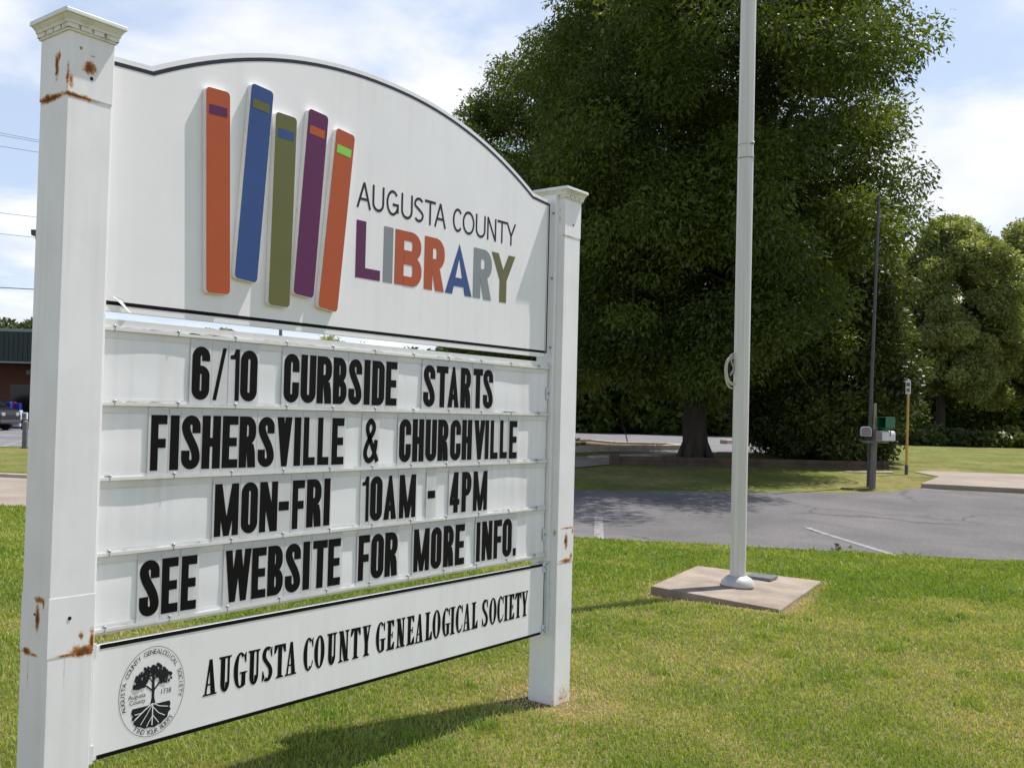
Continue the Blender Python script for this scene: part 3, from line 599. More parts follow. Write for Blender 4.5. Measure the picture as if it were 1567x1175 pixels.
# five raised book spines (each: face, side, title band)
BT = .021
def book(cx0, z1, cx1, z0, wd, face, band, bz):
    """axis from (cx0,z1) at the top to (cx1,z0) at the foot"""
    m = MB(); ax = Vector((cx0-cx1, z1-z0)); L = ax.length; ax.normalize(); pp = Vector((ax.y,-ax.x))
    o = Vector((cx1,z0)); r = .017; out = []
    for (sx, sy, a0) in ((-1,0,180),(1,0,270),(1,1,0),(-1,1,90)):
        qx = sx*(wd/2-r); qy = r if sy == 0 else L-r
        for i in range(7):
            a = R_(a0+90*i/6); out.append((qx+r*math.cos(a), qy+r*math.sin(a)))
    poly = [tuple(o+pp*x+ax*y) for x, y in out]
    m.prism_y(poly, YP-BT, YP-.0008, 1); 
    poly2 = [tuple(o+pp*x+ax*y) for x, y in [(x*.975, r*.1+(y)*.997) for x, y in out]]
    n = len(poly2); m.add([(x,YP-BT-.0007,z) for x,z in poly2], [tuple(range(n))], 0)
    c = bz-z0; bw = wd*.74; bh = .034
    m.add([(q.x,YP-BT-.0013,q.y) for q in [o+pp*x+ax*y for x,y in ((-bw/2,c-bh/2),(bw/2,c-bh/2),(bw/2,c+bh/2),(-bw/2,c+bh/2))]], [(0,1,2,3)], 2)
    m.build('book', [M[face], M['bookside'], M[band]], npan)
book(.628,2.686,.658,1.947,.1125,'orange','purple',2.609); book(.841,2.749,.786,2.010,.1125,'blue','olive',2.678)
book(.967,2.675,.957,1.930,.113,'olive','blue',2.598); book(1.141,2.727,1.0855,1.983,.1135,'purple','orange',2.648)
book(1.301,2.685,1.224,1.942,.1135,'orange','lime',2.607)
# AUGUSTA COUNTY in a light sans, LIBRARY in bold coloured letters
tx = MB()
AC = [('A',(546.3,568)),('U',(570,588)),('G',(591.5,610.5)),('U',(614,631.5)),('S',(633.5,648.5)),('T',(650,666.5)),('A',(665,682.5)),('C',(693,708)),('O',(708,726)),('U',(728,743)),('N',(745.5,759.3)),('T',(761,775)),('Y',(775,789))]
for i, (ch, (p0, p1)) in enumerate(AC):
    fy = lambda x: 296.5+(x-557)*(361-296.5)/(785-557)
    x0, x1 = on_y(p0, fy(p0), YP).x, on_y(p1, fy(p1), YP).x; h = .1125
    tx = MB(); put(tx, thin(ch, (x1-x0)/h, .108), x0, 2.394, h, YP-.0008); tx.build('letter', M['ink'], npan)
for ch, x0, x1, c in (('L',1.403,1.560,'purple'),('I',1.579,1.642,'grey'),('B',1.655,1.842,'orange'),('R',1.861,2.011,'orange'),('A',2.018,2.230,'blue'),('R',2.239,2.392,'grey'),('Y',2.388,2.597,'olive')):
    q = MB(); h = .243; st = .062 if ch != 'A' else .066
    ww = (x1-x0)/h
    if ch == 'R': pc = [rc(0,0,st/h,1)]+bowl(st/h,.40,ww,1,st/h*.98,.20,.92)+[[[(ww*.36,.42),(ww-st/h*1.05,0),(ww,0),(ww*.36+st/h*1.0,.42)]]]
    elif ch == 'A': pc = [[[(0,0),(.235,0),(ww/2+.01,.74),(ww/2,1)]], [[(ww-.235,0),(ww,0),(ww/2,1),(ww/2-.01,.74)]], rc(ww*.24,.16,ww*.76,.33)]
    elif ch == 'Y': pc = [[[(0,1),(.25,1),(ww/2+.125,.45),(ww/2-.125,.45)]], [[(ww-.25,1),(ww,1),(ww/2+.125,.45),(ww/2-.125,.45)]], rc(ww/2-.125,0,ww/2+.125,.45)]
    elif ch == 'B': pc = [rc(0,0,st/h,1)]+bowl(st/h,.475,ww*.97,1,st/h*1.0,.175,.92)+bowl(st/h,0,ww,.565,st/h*1.02,.175,.92)
    elif ch == 'L': pc = [rc(0,0,st/h*.98,1), rc(st/h*.98,0,ww,.185)]
    else: pc = [rc(0,0,ww,1)]
    put(q, pc, x0, 2.098, h, YP-.0008, step=8e-5); q.build('letter', M[c], npan)
# message board: backing, five clear letter tracks, screws
board = MB(); nx, nz = 140, 60; vs = []; bz0, bz1 = .785, 1.817
for j in range(nz+1):
    for i in range(nx+1):
        x = XL+(XR+.012-XL)*i/nx; z = bz0+(bz1-bz0)*j/nz
        wv = .0011*math.sin(x*7.1+z*5)+.0008*math.sin(x*15.3-z*9+1)+.0007*math.sin(z*31+x*2)
        vs.append((x, YP-.002+wv*.8, z))
board.add(vs, [(j*(nx+1)+i, j*(nx+1)+i+1, (j+1)*(nx+1)+i+1, (j+1)*(nx+1)+i) for j in range(nz) for i in range(nx)])
board.box(XL,XR+.012,YP+.002,YP+.040,bz0,bz1)
brd = board.build('message_board', M['board'], sign, smooth=False)
TZ = [1.787-.2476*i for i in range(5)]
for i, z in enumerate(TZ):
    t = MB()
    lo_ = z-.030 if i < 4 else bz0-.003; hi_ = z+.018 if i else bz1+.003
    t.box(XL-.001,XR+.013,YP-.0048,YP-.0038,lo_,hi_)                                  # clear flange against the board
    t.frustum((XL-.001,XR+.013,YP-.0128,YP-.0049,z-.0035),(XL-.001,XR+.013,YP-.0105,YP-.0049,z+.004))   # ledge
    t.box(XL-.001,XR+.013,YP-.0140,YP-.0126,z-.0045,z+.0060)                           # lip that holds the letters
    yb = YP-.0034
    tr = t.build('track', M['track'], brd)
    dm = MB(); yy = yb-.0014                                                          # grime collected on the ledge
    for a_ in range(46):
        x = XL+.01+rng.random()*(XR-XL-.1); ln = .015+.10*rng.random(); hh = .0015+.0045*rng.random()
        if rng.random() < .75: dm.add([(x,yy-a_*2e-5,z+.0068),(x+ln,yy-a_*2e-5,z+.0068),(x+ln*.8,yy-a_*2e-5,z+.0068+hh*.7),(x+ln*.25,yy-a_*2e-5,z+.0068+hh)], [(0,1,2,3)])
    tag(dm.build('grime', M['dirt'], tr), kind='stuff')
    for kx in range(11):
        x = XL+.045+kx*(XR-XL-.08)/10.2 + (i%2)*.008
        s = MB(); s.tube([(x,yb-.0016,z+.010),(x,yb-.0095,z+.010),(x,yb-.0115,z+.010)], [.004,.0048,.003], 10); s.tube([(x-.002,yb-.0112,z+.007),(x-.004,yb-.0118,z-.009)], .0015, 5)
        s.build('screw', M['steel'], tr, smooth=True)
# lower panel
YQ = YP-.0125
lo = MB(); lo.prism_y([(XL-.002,.380),(XR+.008,.380),(XR+.008,.753),(XL-.002,.753)], YQ, YQ+.020); lp = lo.build('lower_panel', M['panel'], sign, bevel=.001)
for (a_,b_,c_,d_) in ((XL+.028,XR-.014,.7385,.7525),(XL+.028,XR-.018,.3805,.394),(XR+.0035,XR+.0075,.42,.72)):
    q = MB(); q.box(a_,b_,YQ-.0012,YQ-.0002,c_,d_); q.build('border_stripe', M['black'], lp)
def bracket(parent, x, z, hx, hz, bolts):
    Y_ = YQ if parent is lp else YP-.004
    k = MB(); k.box(x-hx,x+hx,Y_-.0055,Y_-.0022,z-hz,z+hz); o = k.build('bracket', M['zincpaint'], parent, bevel=.001)
    for bx, bz in bolts: k = MB(); k.tube([(x+bx,Y_-.0056,z+bz),(x+bx,Y_-.0105,z+bz)], [.0062,.0045], 10); k.build('bolt', M['steel'], parent)
for z in (.735,.402): bracket(lp, XR+.008, z, .020, .028, ((-.008,0),(.010,.012),(.010,-.012)))
bracket(lp, XL-.010, .402, .022, .030, ((-.006,.012),)); bracket(lp, XL-.010, .737, .022, .024, ((-.006,0),))
for z in (1.655,.905): bracket(brd, XR+.014, z, .022, .033, ((-.006,0),(.010,.018),(.010,-.018)))
for z in (2.62,2.27,1.90):                                 # bolts on the right mounting channel
    k = MB(); k.tube([(PW-.0302,.052,z),(PW-.037,.052,z)], .006, 8); k.build('bolt', M['steel'], pr)
# serif line on the lower panel
tx = MB(); S4 = lambda v: 300+v/6.027; S5 = lambda v: 540+v/5.403
ser = [('A',S4(65),S4(193)),('U',S4(208),S4(325)),('G',S4(347),S4(462)),('U',S4(478),S4(590)),('S',S4(610),S4(705)),('T',S4(718),S4(827)),('A',S4(820),S4(928)),
       ('C',S4(990),S4(1080)),('O',S4(1090),S4(1185)),('U',S4(1205),S4(1298)),('N',S4(1313),S4(1413)),('T',S4(1425),S4(1517)),('Y',S5(75),S5(148)),
       ('G',S5(190),S5(264)),('E',S5(277),S5(342)),('N',S5(357),S5(432)),('E',S5(443),S5(508)),('A',S5(513),S5(584)),('L',S5(595),S5(655)),('O',S5(658),S5(725)),('G',S5(738),S5(800)),('I',S5(808),S5(840)),('C',S5(850),S5(907)),('A',S5(908),S5(974)),('L',S5(980),S5(1032)),
       ('S',S5(1068),S5(1117)),('O',S5(1127),S5(1187)),('C',S5(1193),S5(1245)),('I',S5(1252),S5(1280)),('E',S5(1287),S5(1335)),('T',S5(1340),S5(1392)),('Y',S5(1392),S5(1448))]
for ch, p0, p1 in ser:
    fy = lambda x: 1036+(x-318)*(921-1036)/(804-318); h = .1285
    x0, x1 = on_y(p0, fy(p0), YQ).x, on_y(p1, fy(p1), YQ).x
    tx = MB(); put(tx, serif(ch, (x1-x0)/h, .165, .062), x0, .4985, h, YQ-.0008, step=3e-5); tx.build('letter', M['black'], lp)
# round seal: tree with roots inside a ring of words
CX, CZ, RX, RZ = .4335, .561, .135, .1525
se = MB(); yy = YQ-.0008
put(se, [arcp(0,0,RX,RZ,.0016,.0016,0,360,72)], CX, CZ, 1.0, yy)
def ftext(body, size):
    c = bpy.data.curves.new('t', 'FONT'); c.body = body; c.size = size; c.align_x = 'CENTER'; c.resolution_u = 3
    o = bpy.data.objects.new('t', c); COL.objects.link(o); dg = bpy.context.evaluated_depsgraph_get()
    me = bpy.data.meshes.new_from_object(o.evaluated_get(dg)); vs = [(v.co.x,v.co.y) for v in me.vertices]; fs = [tuple(p.vertices) for p in me.polygons]
    bpy.data.objects.remove(o); bpy.data.curves.remove(c); bpy.data.meshes.remove(me); return vs, fs
def ring_text(txt, a0, a1, k, size, inside=False):
    n = len(txt)
    for i, ch in enumerate(txt):
        if ch == ' ': continue
        a = R_(a0+(a1-a0)*i/(n-1)); cx, cz = CX+RX*k*math.cos(a), CZ+RZ*k*math.sin(a)
        tl = math.atan2(RZ*math.cos(a), -RX*math.sin(a)) + (0 if inside else math.pi)
        vs, fs = ftext(ch, size); co, si = math.cos(tl), math.sin(tl)
        se.add([(cx+x*co-(y)*si, yy, cz+x*si+(y)*co) for x,y in vs], fs)
ring_text('AUGUSTA COUNTY GENEALOGICAL SOCIETY', 200, -14, .83, .0235)
ring_text('FIND YOUR ROOTS', 237, 312, .955, .0235, inside=True)
for txt, x, z, s in (('Augusta', CX-.062, CZ-.012, .0215), ('County', CX-.060, CZ-.031, .0215), ('1738', CX+.056, CZ-.016, .0235)):
    vs, fs = ftext(txt, s); se.add([(x+a, yy, z+b) for a,b in vs], fs)
tr = [stroke([(CX+.003,CZ-.040),(CX+.003,CZ+.005),(CX+.002,CZ+.05),(CX,CZ+.09)], .011, .012), [[(CX-.008,CZ-.043),(CX+.014,CZ-.043),(CX+.008,CZ-.02),(CX-.002,CZ-.02)]],
      stroke([(CX+.003,CZ),(CX-.025,CZ+.022),(CX-.055,CZ+.032)], .0055, .0055), stroke([(CX+.003,CZ),(CX+.028,CZ+.026),(CX+.062,CZ+.05)], .006, .006), stroke([(CX,CZ+.03),(CX-.02,CZ+.055),(CX-.04,CZ+.07)], .004, .004), stroke([(CX+.004,CZ+.035),(CX+.022,CZ+.06),(CX+.03,CZ+.085)], .004, .004)]
rl = random.Random(3)
for i in range(150):
    a = rl.uniform(-.25, math.pi+.25); rr = rl.uniform(.40,1.0)
    x, z = CX+.002+.077*rr*math.cos(a), CZ+.028+.062*rr*math.sin(a)*(1.0 if math.sin(a) > 0 else .55)
    s = rl.uniform(.0045,.0085); n = 7; f0 = rl.random()*6
    tr.append([[(x+s*rl.uniform(.7,1.2)*math.cos(f0+2*math.pi*j/n), z+s*rl.uniform(.7,1.2)*math.sin(f0+2*math.pi*j/n)) for j in range(n)]])
for i, fcs in enumerate(tr):
    for f in fcs: se.add([(x, yy-1.2e-5*i, z) for x,z in f], [tuple(range(len(f)))])
blk = [(CX-.080,CZ-.045),(CX-.004,CZ-.045),(CX+.010,CZ-.045),(CX+.073,CZ-.045),(CX+.078,CZ-.056),(CX+.074,CZ-.068),(CX+.080,CZ-.075),(CX+.069,CZ-.085),(CX+.066,CZ-.100),(CX+.050,CZ-.108),(CX+.040,CZ-.117),(CX+.026,CZ-.118),(CX+.012,CZ-.124),(CX-.010,CZ-.120),(CX-.028,CZ-.121),(CX-.045,CZ-.112),(CX-.060,CZ-.108),(CX-.075,CZ-.095),(CX-.070,CZ-.088),(CX-.082,CZ-.080),(CX-.076,CZ-.070),(CX-.084,CZ-.060)]
se.add([(x,yy-.0001,z) for x,z in blk], [tuple(range(len(blk)))])
rts = [[(.003,-.040),(.003,-.075),(.002,-.115)],[(.0,-.042),(-.03,-.058),(-.07,-.085)],[(.0,-.046),(-.02,-.075),(-.045,-.105)],[(.006,-.042),(.03,-.055),(.068,-.064)],[(.006,-.055),(.028,-.078),(.055,-.092)],[(.003,-.08),(.02,-.10),(.03,-.112)],[(.002,-.085),(-.01,-.10),(-.02,-.116)],[(-.04,-.065),(-.055,-.066),(-.07,-.066)]]
for i, rp in enumerate(rts):
    for f in stroke([(CX+x,CZ+z) for x,z in rp], .0042 if i < 2 else .0026, .0042 if i < 2 else .0026): se.add([(x,yy-.0003-2e-5*i,z) for x,z in f], [(0,1,2,3)], 1)
se.build('seal', [M['ink'], M['panel']], lp)

# ------------------------------------------------------------------ changeable letters: each plate is lifted out by hand, so each is a thing
m_, n_, l_, b_ = new_mat('clear_acrylic'); b_.inputs['Base Color'].default_value = (0.81,0.81,0.815,1); b_.inputs['Roughness'].default_value = 0.22
tr_ = n_.new('ShaderNodeBsdfTransparent'); tr_.inputs[0].default_value = (.95,.96,.96,1); mx_ = n_.new('ShaderNodeMixShader'); mx_.inputs[0].default_value = 0.40
nz_ = n_.new('ShaderNodeTexNoise'); nz_.inputs['Scale'].default_value = 9; mr_ = n_.new('ShaderNodeMapRange'); mr_.inputs[3].default_value = .25; mr_.inputs[4].default_value = .5
tcc = n_.new('ShaderNodeTexCoord'); l_.new(tcc.outputs['Object'], nz_.inputs['Vector']); l_.new(nz_.outputs['Fac'], mr_.inputs[0]); l_.new(mr_.outputs[0], mx_.inputs[0])
l_.new(b_.outputs[0], mx_.inputs[1]); l_.new(tr_.outputs[0], mx_.inputs[2]); l_.new(mx_.outputs[0], n_['Material Output'].inputs[0]); M['acrylic'] = m_
Za = lambda v: 130+v/5.2233; Zb = lambda v: 400+v/6.529; Zc = lambda v: 620+v/6.529; Zd = lambda v: 600+v/5.2233; Ze = lambda v: 380+v/5.342; Zf = lambda v: 210+v/7.123
ROWS = [
 ('top', [('6/10', [('6',Za(855),Za(997)),('/',Za(1025),Za(1130)),('1',Za(1160),Za(1235)),('0',Za(1243),Za(1378))]),
   ('CURBSIDE', [('C',Zb(225),Zb(378)),('U',Zb(393),Zb(545)),('R',Zb(555),Zb(703)),('B',Zb(718),Zb(855)),('S',Zb(872),Zb(1005)),('I',Zb(1026),Zb(1088)),('D',Zb(1105),Zb(1230)),('E',Zb(1243),Zb(1355))]),
   ('STARTS', [('S',Zc(183),Zc(300)),('T',Zc(313),Zc(430)),('A',Zc(427),Zc(540)),('R',Zc(555),Zc(657)),('T',Zc(678),Zc(775)),('S',Zc(780),Zc(880))])], (446,578,676,588)),
 ('second', [('FISHERSVILLE', [('F',Za(525),Za(655)),('I',Za(680),Za(752)),('S',Za(772),Za(922)),('H',Za(935),Za(1083)),('E',Za(1097),Za(1222)),('R',Za(1232),Za(1365)),('S',Za(1382),Za(1512)),('V',Zb(155),Zb(305)),('I',Zb(328),Zb(395)),('L',Zb(420),Zb(538)),('L',Zb(562),Zb(675)),('E',Zb(703),Zb(825))]),
   ('ampersand', [('&',Zb(1015),Zb(1165))]),
   ('CHURCHVILLE', [('C',Zd(58),Zd(152)),('H',Zd(163),Zd(255)),('U',Zd(266),Zd(356)),('R',Zd(366),Zd(450)),('C',Zd(466),Zd(550)),('H',Zd(558),Zd(638)),('V',Zd(655),Zd(742)),('I',Zd(742),Zd(772)),('L',Zd(786),Zd(846)),('L',Zd(862),Zd(920)),('E',Zd(935),Zd(998))])], (249,675,785,671.5)),
 ('third', [('MON-FRI', [('M',Za(1035),Za(1228)),('O',Za(1248),Za(1380)),('N',Za(1395),Za(1538)),('-',Ze(248),Ze(332)),('F',Ze(360),Ze(460)),('R',Ze(477),Ze(597)),('I',Ze(617),Ze(668))]),
   ('10AM', [('1',Ze(930),Ze(985)),('0',Ze(995),Ze(1095)),('A',Ze(1108),Ze(1213)),('M',Ze(1235),Ze(1370))]), ('dash', [('-',Zd(285),Zd(345))]), ('4PM', [('4',Zd(462),Zd(540)),('P',Zd(555),Zd(632)),('M',Zd(648),Zd(760))])], (339,779,738,748)),
 ('bottom', [('SEE', [('S',Zf(25),Zf(242)),('E',Zf(267),Zf(447)),('E',Zf(477),Zf(647))]), ('WEBSITE', [('W',Zf(958),Zf(1240)),('E',Zf(1247),Zf(1403)),('B',Ze(158),Ze(285)),('S',Ze(302),Ze(428)),('I',Ze(447),Ze(503)),('T',Ze(525),Ze(645)),('E',Ze(652),Ze(755))]),
   ('FOR', [('F',Ze(900),Ze(992)),('O',Ze(1003),Ze(1107)),('R',Ze(1117),Ze(1220))]), ('MORE', [('M',Zd(172),Zd(298)),('O',Zd(310),Zd(395)),('R',Zd(410),Zd(492)),('E',Zd(505),Zd(580))]), ('INFO', [('I',Zd(672),Zd(703)),('N',Zd(717),Zd(800)),('F',Zd(812),Zd(877)),('O',Zd(883),Zd(957)),('.',Zd(968),Zd(992))])], (288,886,763,820))]
ORD = ['first','second','third','fourth','fifth','sixth','seventh','eighth','ninth','tenth','eleventh','twelfth']
WORD = {'/':'slash','-':'dash','&':'ampersand','.':'full stop','6':'digit 6','1':'digit 1','0':'digit 0','4':'digit 4'}
YL = YP-.0084
for ri, (rname, words, (mx0,my0,mx1,my1)) in enumerate(ROWS):
    zb = TZ[ri]-.2255; h = .191
    for wname, letters in words:
        for li, (ch, p0, p1) in enumerate(letters):
            fy = lambda x: my0+(x-mx0)*(my1-my0)/(mx1-mx0)
            x0, x1 = on_y(p0, fy(p0), YL).x, on_y(p1, fy(p1), YL).x; ww = x1-x0
            padl = .007+.003*rl.random(); padr = .007+.003*rl.random()
            if li+1 < len(letters): nx_ = on_y(letters[li+1][1], fy(letters[li+1][1]), YL).x; padr = min(padr, (nx_-x1)*.42)
            if li: pv = on_y(letters[li-1][2], fy(letters[li-1][2]), YL).x; padl = min(padl, (x0-pv)*.42)
            padl, padr = max(padl, .001), max(padr, .001)
            root = MB(); root.box(-padl,ww+padr,0,.0014,-.0158,h+.026)
            yo = rl.uniform(-.0008,.0008); tilt = rl.uniform(-.004,.004)
            o = root.build('letter_plate', M['acrylic'], loc=(x0, YL+yo, zb+.001+rl.uniform(-.001,.001))); o.rotation_euler.y = tilt
            what = WORD.get(ch, 'letter '+ch)
            if len(letters) == 1: lab = 'black %s alone between words in the %s row of the sign' % (what, rname)
            else: lab = 'black %s on clear plate, %s character of %s in the sign\'s %s row' % (what, ORD[li], wname, rname)
            tag(o, lab, 'sign letter', 'changeable letters on the message board')
            gl = MB(); st = .0368 if ch not in 'MW' else .034
            put(gl, gothic(ch, ww/h, min(st, ww*.46)/h if ch != 'I' else ww/h, .168, .95), 0, 0, h, -.0004, step=3e-5)
            gl.build('printed_character', M['black'], o)

# ------------------------------------------------------------------ flagpole and its concrete pad
SLAB = [(6.40,1.14),(6.51,0.07),(8.30,0.32),(8.03,1.44)]
sb = MB(); sb.prism_z(SLAB, -.2, [.085,.03,.025,.06]); tag(sb.build('concrete_pad', M['concrete'], bevel=.012), 'low weathered concrete pad under the flagpole in the lawn', 'concrete pad')
c0 = at(1128.5, 896, .06); fx, fy_ = c0.x, c0.y
fp = empty('flagpole', (fx,fy_,.052)); tag(fp, 'tall brushed aluminium flagpole on a concrete pad beside the road', 'flagpole')
JZ = 3.86
k = MB(); k.lathe([(.0675,0),(.0675,JZ)], n=40); k.build('lower_shaft', M['alu'], fp, smooth=True)
k = MB(); k.lathe([(.069,JZ-.012),(.069,JZ+.0)], n=40); k.lathe([(.0668,JZ),(.065,7.0),(.05,9.5)], n=40); k.build('upper_shaft', M['alu'], fp, smooth=True)
k = MB(); k.lathe([(.072,.10),(.085,.098),(.118,.078),(.140,.045),(.143,.018),(.130,.0)], n=48); k.build('base_collar', mat('spun_aluminium', (0.52,0.49,0.45), .45, .08, 12, metal=.15), fp, smooth=True)
def ring(mb, z, r, th, tilt=.0):
    mb.tube([(r*math.cos(a), r*math.sin(a), z+tilt*math.cos(a)) for a in [2*math.pi*i/28 for i in range(29)]], th, 6, caps=False)
rx_, ry_ = math.cos(YAW), -math.sin(YAW)          # towards the right of the picture
k = MB(); ring(k, JZ+.10, .069, .0018, .006); vdx, vdy = rx_*.04-ry_*-.0-.0, ry_*.04
bx, by = rx_*.035+(-math.sin(YAW))*.062, ry_*.035+(-math.cos(YAW))*.062
k.tube([(bx,by,JZ+.095),(bx*1.22,by*1.22,JZ+.11)], [.012,.010], 10); k.build('cable_band', M['steel'], fp)
k = MB(); ring(k, JZ-.02, .0735, .0026, .008); ring(k, JZ-.03, .073, .0022, -.004); k.build('cable_loop', M['steel'], fp)
k = MB(); rr = random.Random(5)
for i in range(7):                                # halyard coiled on its cleat at the left side
    ox = -.072-.006*rr.random(); wv = .052+.014*rr.random(); hv = .115+.03*rr.random(); cy = rr.uniform(-.02,.02); dep = -.02+.013*i
    k.tube([(rx_*(ox-wv*math.sin(a))+math.sin(YAW)*dep, ry_*(ox-wv*math.sin(a))+math.cos(YAW)*dep, 1.92+cy+hv*math.cos(a)) for a in [math.pi*(1.1*j/14-.05) for j in range(15)]], .006, 6)
k.build('rope_coil', M['rope'], fp, smooth=True)
k = MB(); k.tube([(rx_*-.068,ry_*-.068,1.94),(rx_*-.095,ry_*-.095,2.01),(rx_*-.102,ry_*-.102,2.07)], [.010,.009,.006], 8); k.tube([(rx_*-.068,ry_*-.068,1.94),(rx_*-.10,ry_*-.10,1.88)], [.010,.008], 8); k.build('cleat', M['steel'], fp, smooth=True)
gp = MB(); gp.prism_z([at(1141,882.5,.06), at(1179,888.5,.055), at(1190.5,883,.055), at(1152,878.5,.06)], .048, .075); tag(gp.build('metal_plate', M['grate'], bevel=.003), 'thin grey metal cover plate lying on the pad behind the flagpole', 'cover plate')

sheet('lawn', [edge(-16), edge(16), (-6,9), (-9,-4), (-2,-9)], 0.0012, M['soil'])
grass()

# ------------------------------------------------------------------ trees
def leaves(C, Rad, n, size, asp=.36, droop=.5, flat=.75, tone_lo=0., tone_hi=1., shell=.45, seed=1):
    """n leaf blades spread over the clumps C (k,3) with radii Rad (k,)"""
    g_ = np.random.default_rng(seed); k = len(C); wgt = Rad**2; idx = g_.choice(k, n, p=wgt/wgt.sum())
    d = g_.normal(size=(n,3)); d /= np.linalg.norm(d, axis=1)[:,None]
    r = (shell+(1-shell)*g_.random(n)**.6)*(1+.20*np.clip(g_.normal(size=n),-1.6,1.3)*(g_.random(n) < .35))
    pos = C[idx]+d*(r*Rad[idx])[:,None]*np.array([1,1,flat])
    ax = d*.9+g_.normal(size=(n,3))*.7; ax[:,2] -= droop; ax /= np.linalg.norm(ax, axis=1)[:,None]
    sd = np.cross(ax, g_.normal(size=(n,3))); sd /= np.linalg.norm(sd, axis=1)[:,None]+1e-9
    L = size*(.6+.8*g_.random(n)); W = L*asp*(.7+.6*g_.random(n))
    V = np.empty((n,4,3)); V[:,0] = pos-ax*L[:,None]*.5; V[:,2] = pos+ax*L[:,None]*.5
    V[:,1] = pos+sd*W[:,None]*.5-ax*L[:,None]*.08; V[:,3] = pos-sd*W[:,None]*.5-ax*L[:,None]*.08
    ct = g_.random(k)
    tone = np.clip(.55*ct[idx]+.45*g_.random(n), 0, 1)*(tone_hi-tone_lo)+tone_lo
    F = (np.arange(n)*4)[:,None]+np.arange(4)[None]
    return V.reshape(-1,3), F, np.repeat(tone,4)
def clumps(base, env, n, seed, inner=.5, cr=(.8,1.4), zr=(2,20)):
    """clump centres inside an envelope: env(z, azimuth) -> radius about the axis"""
    g_ = np.random.default_rng(seed); out = []; rad = []
    while len(out) < n:
        z = g_.uniform(*zr); a = g_.uniform(0, 2*np.pi); e = env(z, a)
        if e <= 0.2 or g_.random() > min(1, e/8+.15): continue
        r = e*(inner+(1-inner)*g_.random()**.7); q = g_.uniform(*cr)
        r = max(0, r-q*.55); out.append((base[0]+r*math.cos(a), base[1]+r*math.sin(a), z)); rad.append(q)
    return np.array(out), np.array(rad)
def wood(base, z0, trad, C, limbs, seed, top=.75, lean=(0,0), flare=1.2):
    """trunk with root flare, limbs that fan out of it and twigs to the clumps"""
    g_ = random.Random(seed); m = MB(); zt = z0*1.0; hmax = float(C[:,2].max())
    tx = [(base[0], base[1], -.1)]; 
    zs = [0.12,.45,1.0,zt*.6,zt]
    pts = [(base[0], base[1], -.15)]+[(base[0]+lean[0]*z+g_.uniform(-.04,.04), base[1]+lean[1]*z+g_.uniform(-.04,.04), z) for z in zs]
    m.tube(pts, [trad*flare*1.1, trad*flare, trad*1.18, trad*1.03, trad*.97, trad*.95], 14)
    for i in range(6):                                # buttress roots
        a = i*1.05+g_.random()*.5; m.tube([(base[0]+math.cos(a)*trad*.8, base[1]+math.sin(a)*trad*.8, .5), (base[0]+math.cos(a)*trad*1.5, base[1]+math.sin(a)*trad*1.5, .10), (base[0]+math.cos(a)*trad*2.1, base[1]+math.sin(a)*trad*2.1, -.12)], [trad*.35, trad*.3, trad*.12], 8)
    T_ = Vector(pts[-1]); tips = []
    order = list(range(len(C))); g_.shuffle(order)
    ends = order[:limbs]
    for e in ends:
        c = Vector(C[e]); mid = T_.lerp(c, .45)+Vector((0,0,(c-T_).length*.10)); q1 = T_.lerp(c,.2)+Vector((0,0,(c-T_).length*.08))
        r_ = trad*(.42+.2*g_.random()); P_ = [T_+Vector((0,0,-.25)), q1, mid, T_.lerp(c,.75)+Vector((g_.uniform(-.3,.3),g_.uniform(-.3,.3),.15)), c]
        m.tube(P_, [r_, r_*.8, r_*.5, r_*.28, r_*.1], 8); tips += [(P_[1],r_*.5),(P_[1].lerp(P_[2],.5),r_*.45),(P_[2],r_*.42),(P_[2].lerp(P_[3],.5),r_*.33),(P_[3],r_*.25),(P_[3].lerp(P_[4],.5),r_*.15)]
    for i in order[limbs:]:
        c = Vector(C[i]); b_, r_ = min(tips, key=lambda t: (t[0]-c).length+g_.uniform(0,.9)); r_ = min(r_, .032)
        m.tube([b_, b_.lerp(c,.5)+Vector((g_.uniform(-.2,.2),g_.uniform(-.2,.2),.25)), c], [r_, r_*.6, .008], 5, caps=False)
    return m
def tree(name, label, group, base, env, n_cl, n_lf, size, mt, trad, z0, zr, seed, limbs=12, cr=(.8,1.4), asp=.36, droop=.5, inner=.5, lean=(0,0), flat=.75, shell=.45, extra=None):
    root = empty(name, (base[0],base[1],gz(base[0],base[1]))); tag(root, label, 'tree', group)
    C, Rd = clumps((0,0), env, n_cl, seed, inner, cr, zr)
    if extra is not None:
        C = np.concatenate([C, np.array([e[:3] for e in extra])]); Rd = np.concatenate([Rd, np.array([e[3] for e in extra])])
    wood((0,0), z0, trad, C, limbs, seed, lean=lean).build('trunk', M['bark'], root, smooth=True)
    V, F, t = leaves(C, Rd, n_lf, size, asp, droop, flat, seed=seed, shell=shell)
    V[:,2] = np.maximum(V[:,2], .03)
    big_mesh('crown', V, F, mt, root, attr=t); return root
M['leaf_dark'] = leaf_mat('leaf_dark', (0.028,0.056,0.011), (0.150,0.200,0.030), .38)
M['leaf_mid'] = leaf_mat('leaf_mid', (0.115,0.155,0.050), (0.36,0.40,0.15), .40)
M['leaf_ever'] = leaf_mat('leaf_evergreen', (0.018,0.034,0.010), (0.12,0.15,0.030), .24)
M['leaf_lime'] = leaf_mat('leaf_lime', (0.050,0.090,0.014), (0.14,0.185,0.032), .3)
interp = lambda z, zs, rs: float(np.interp(z, zs, rs))
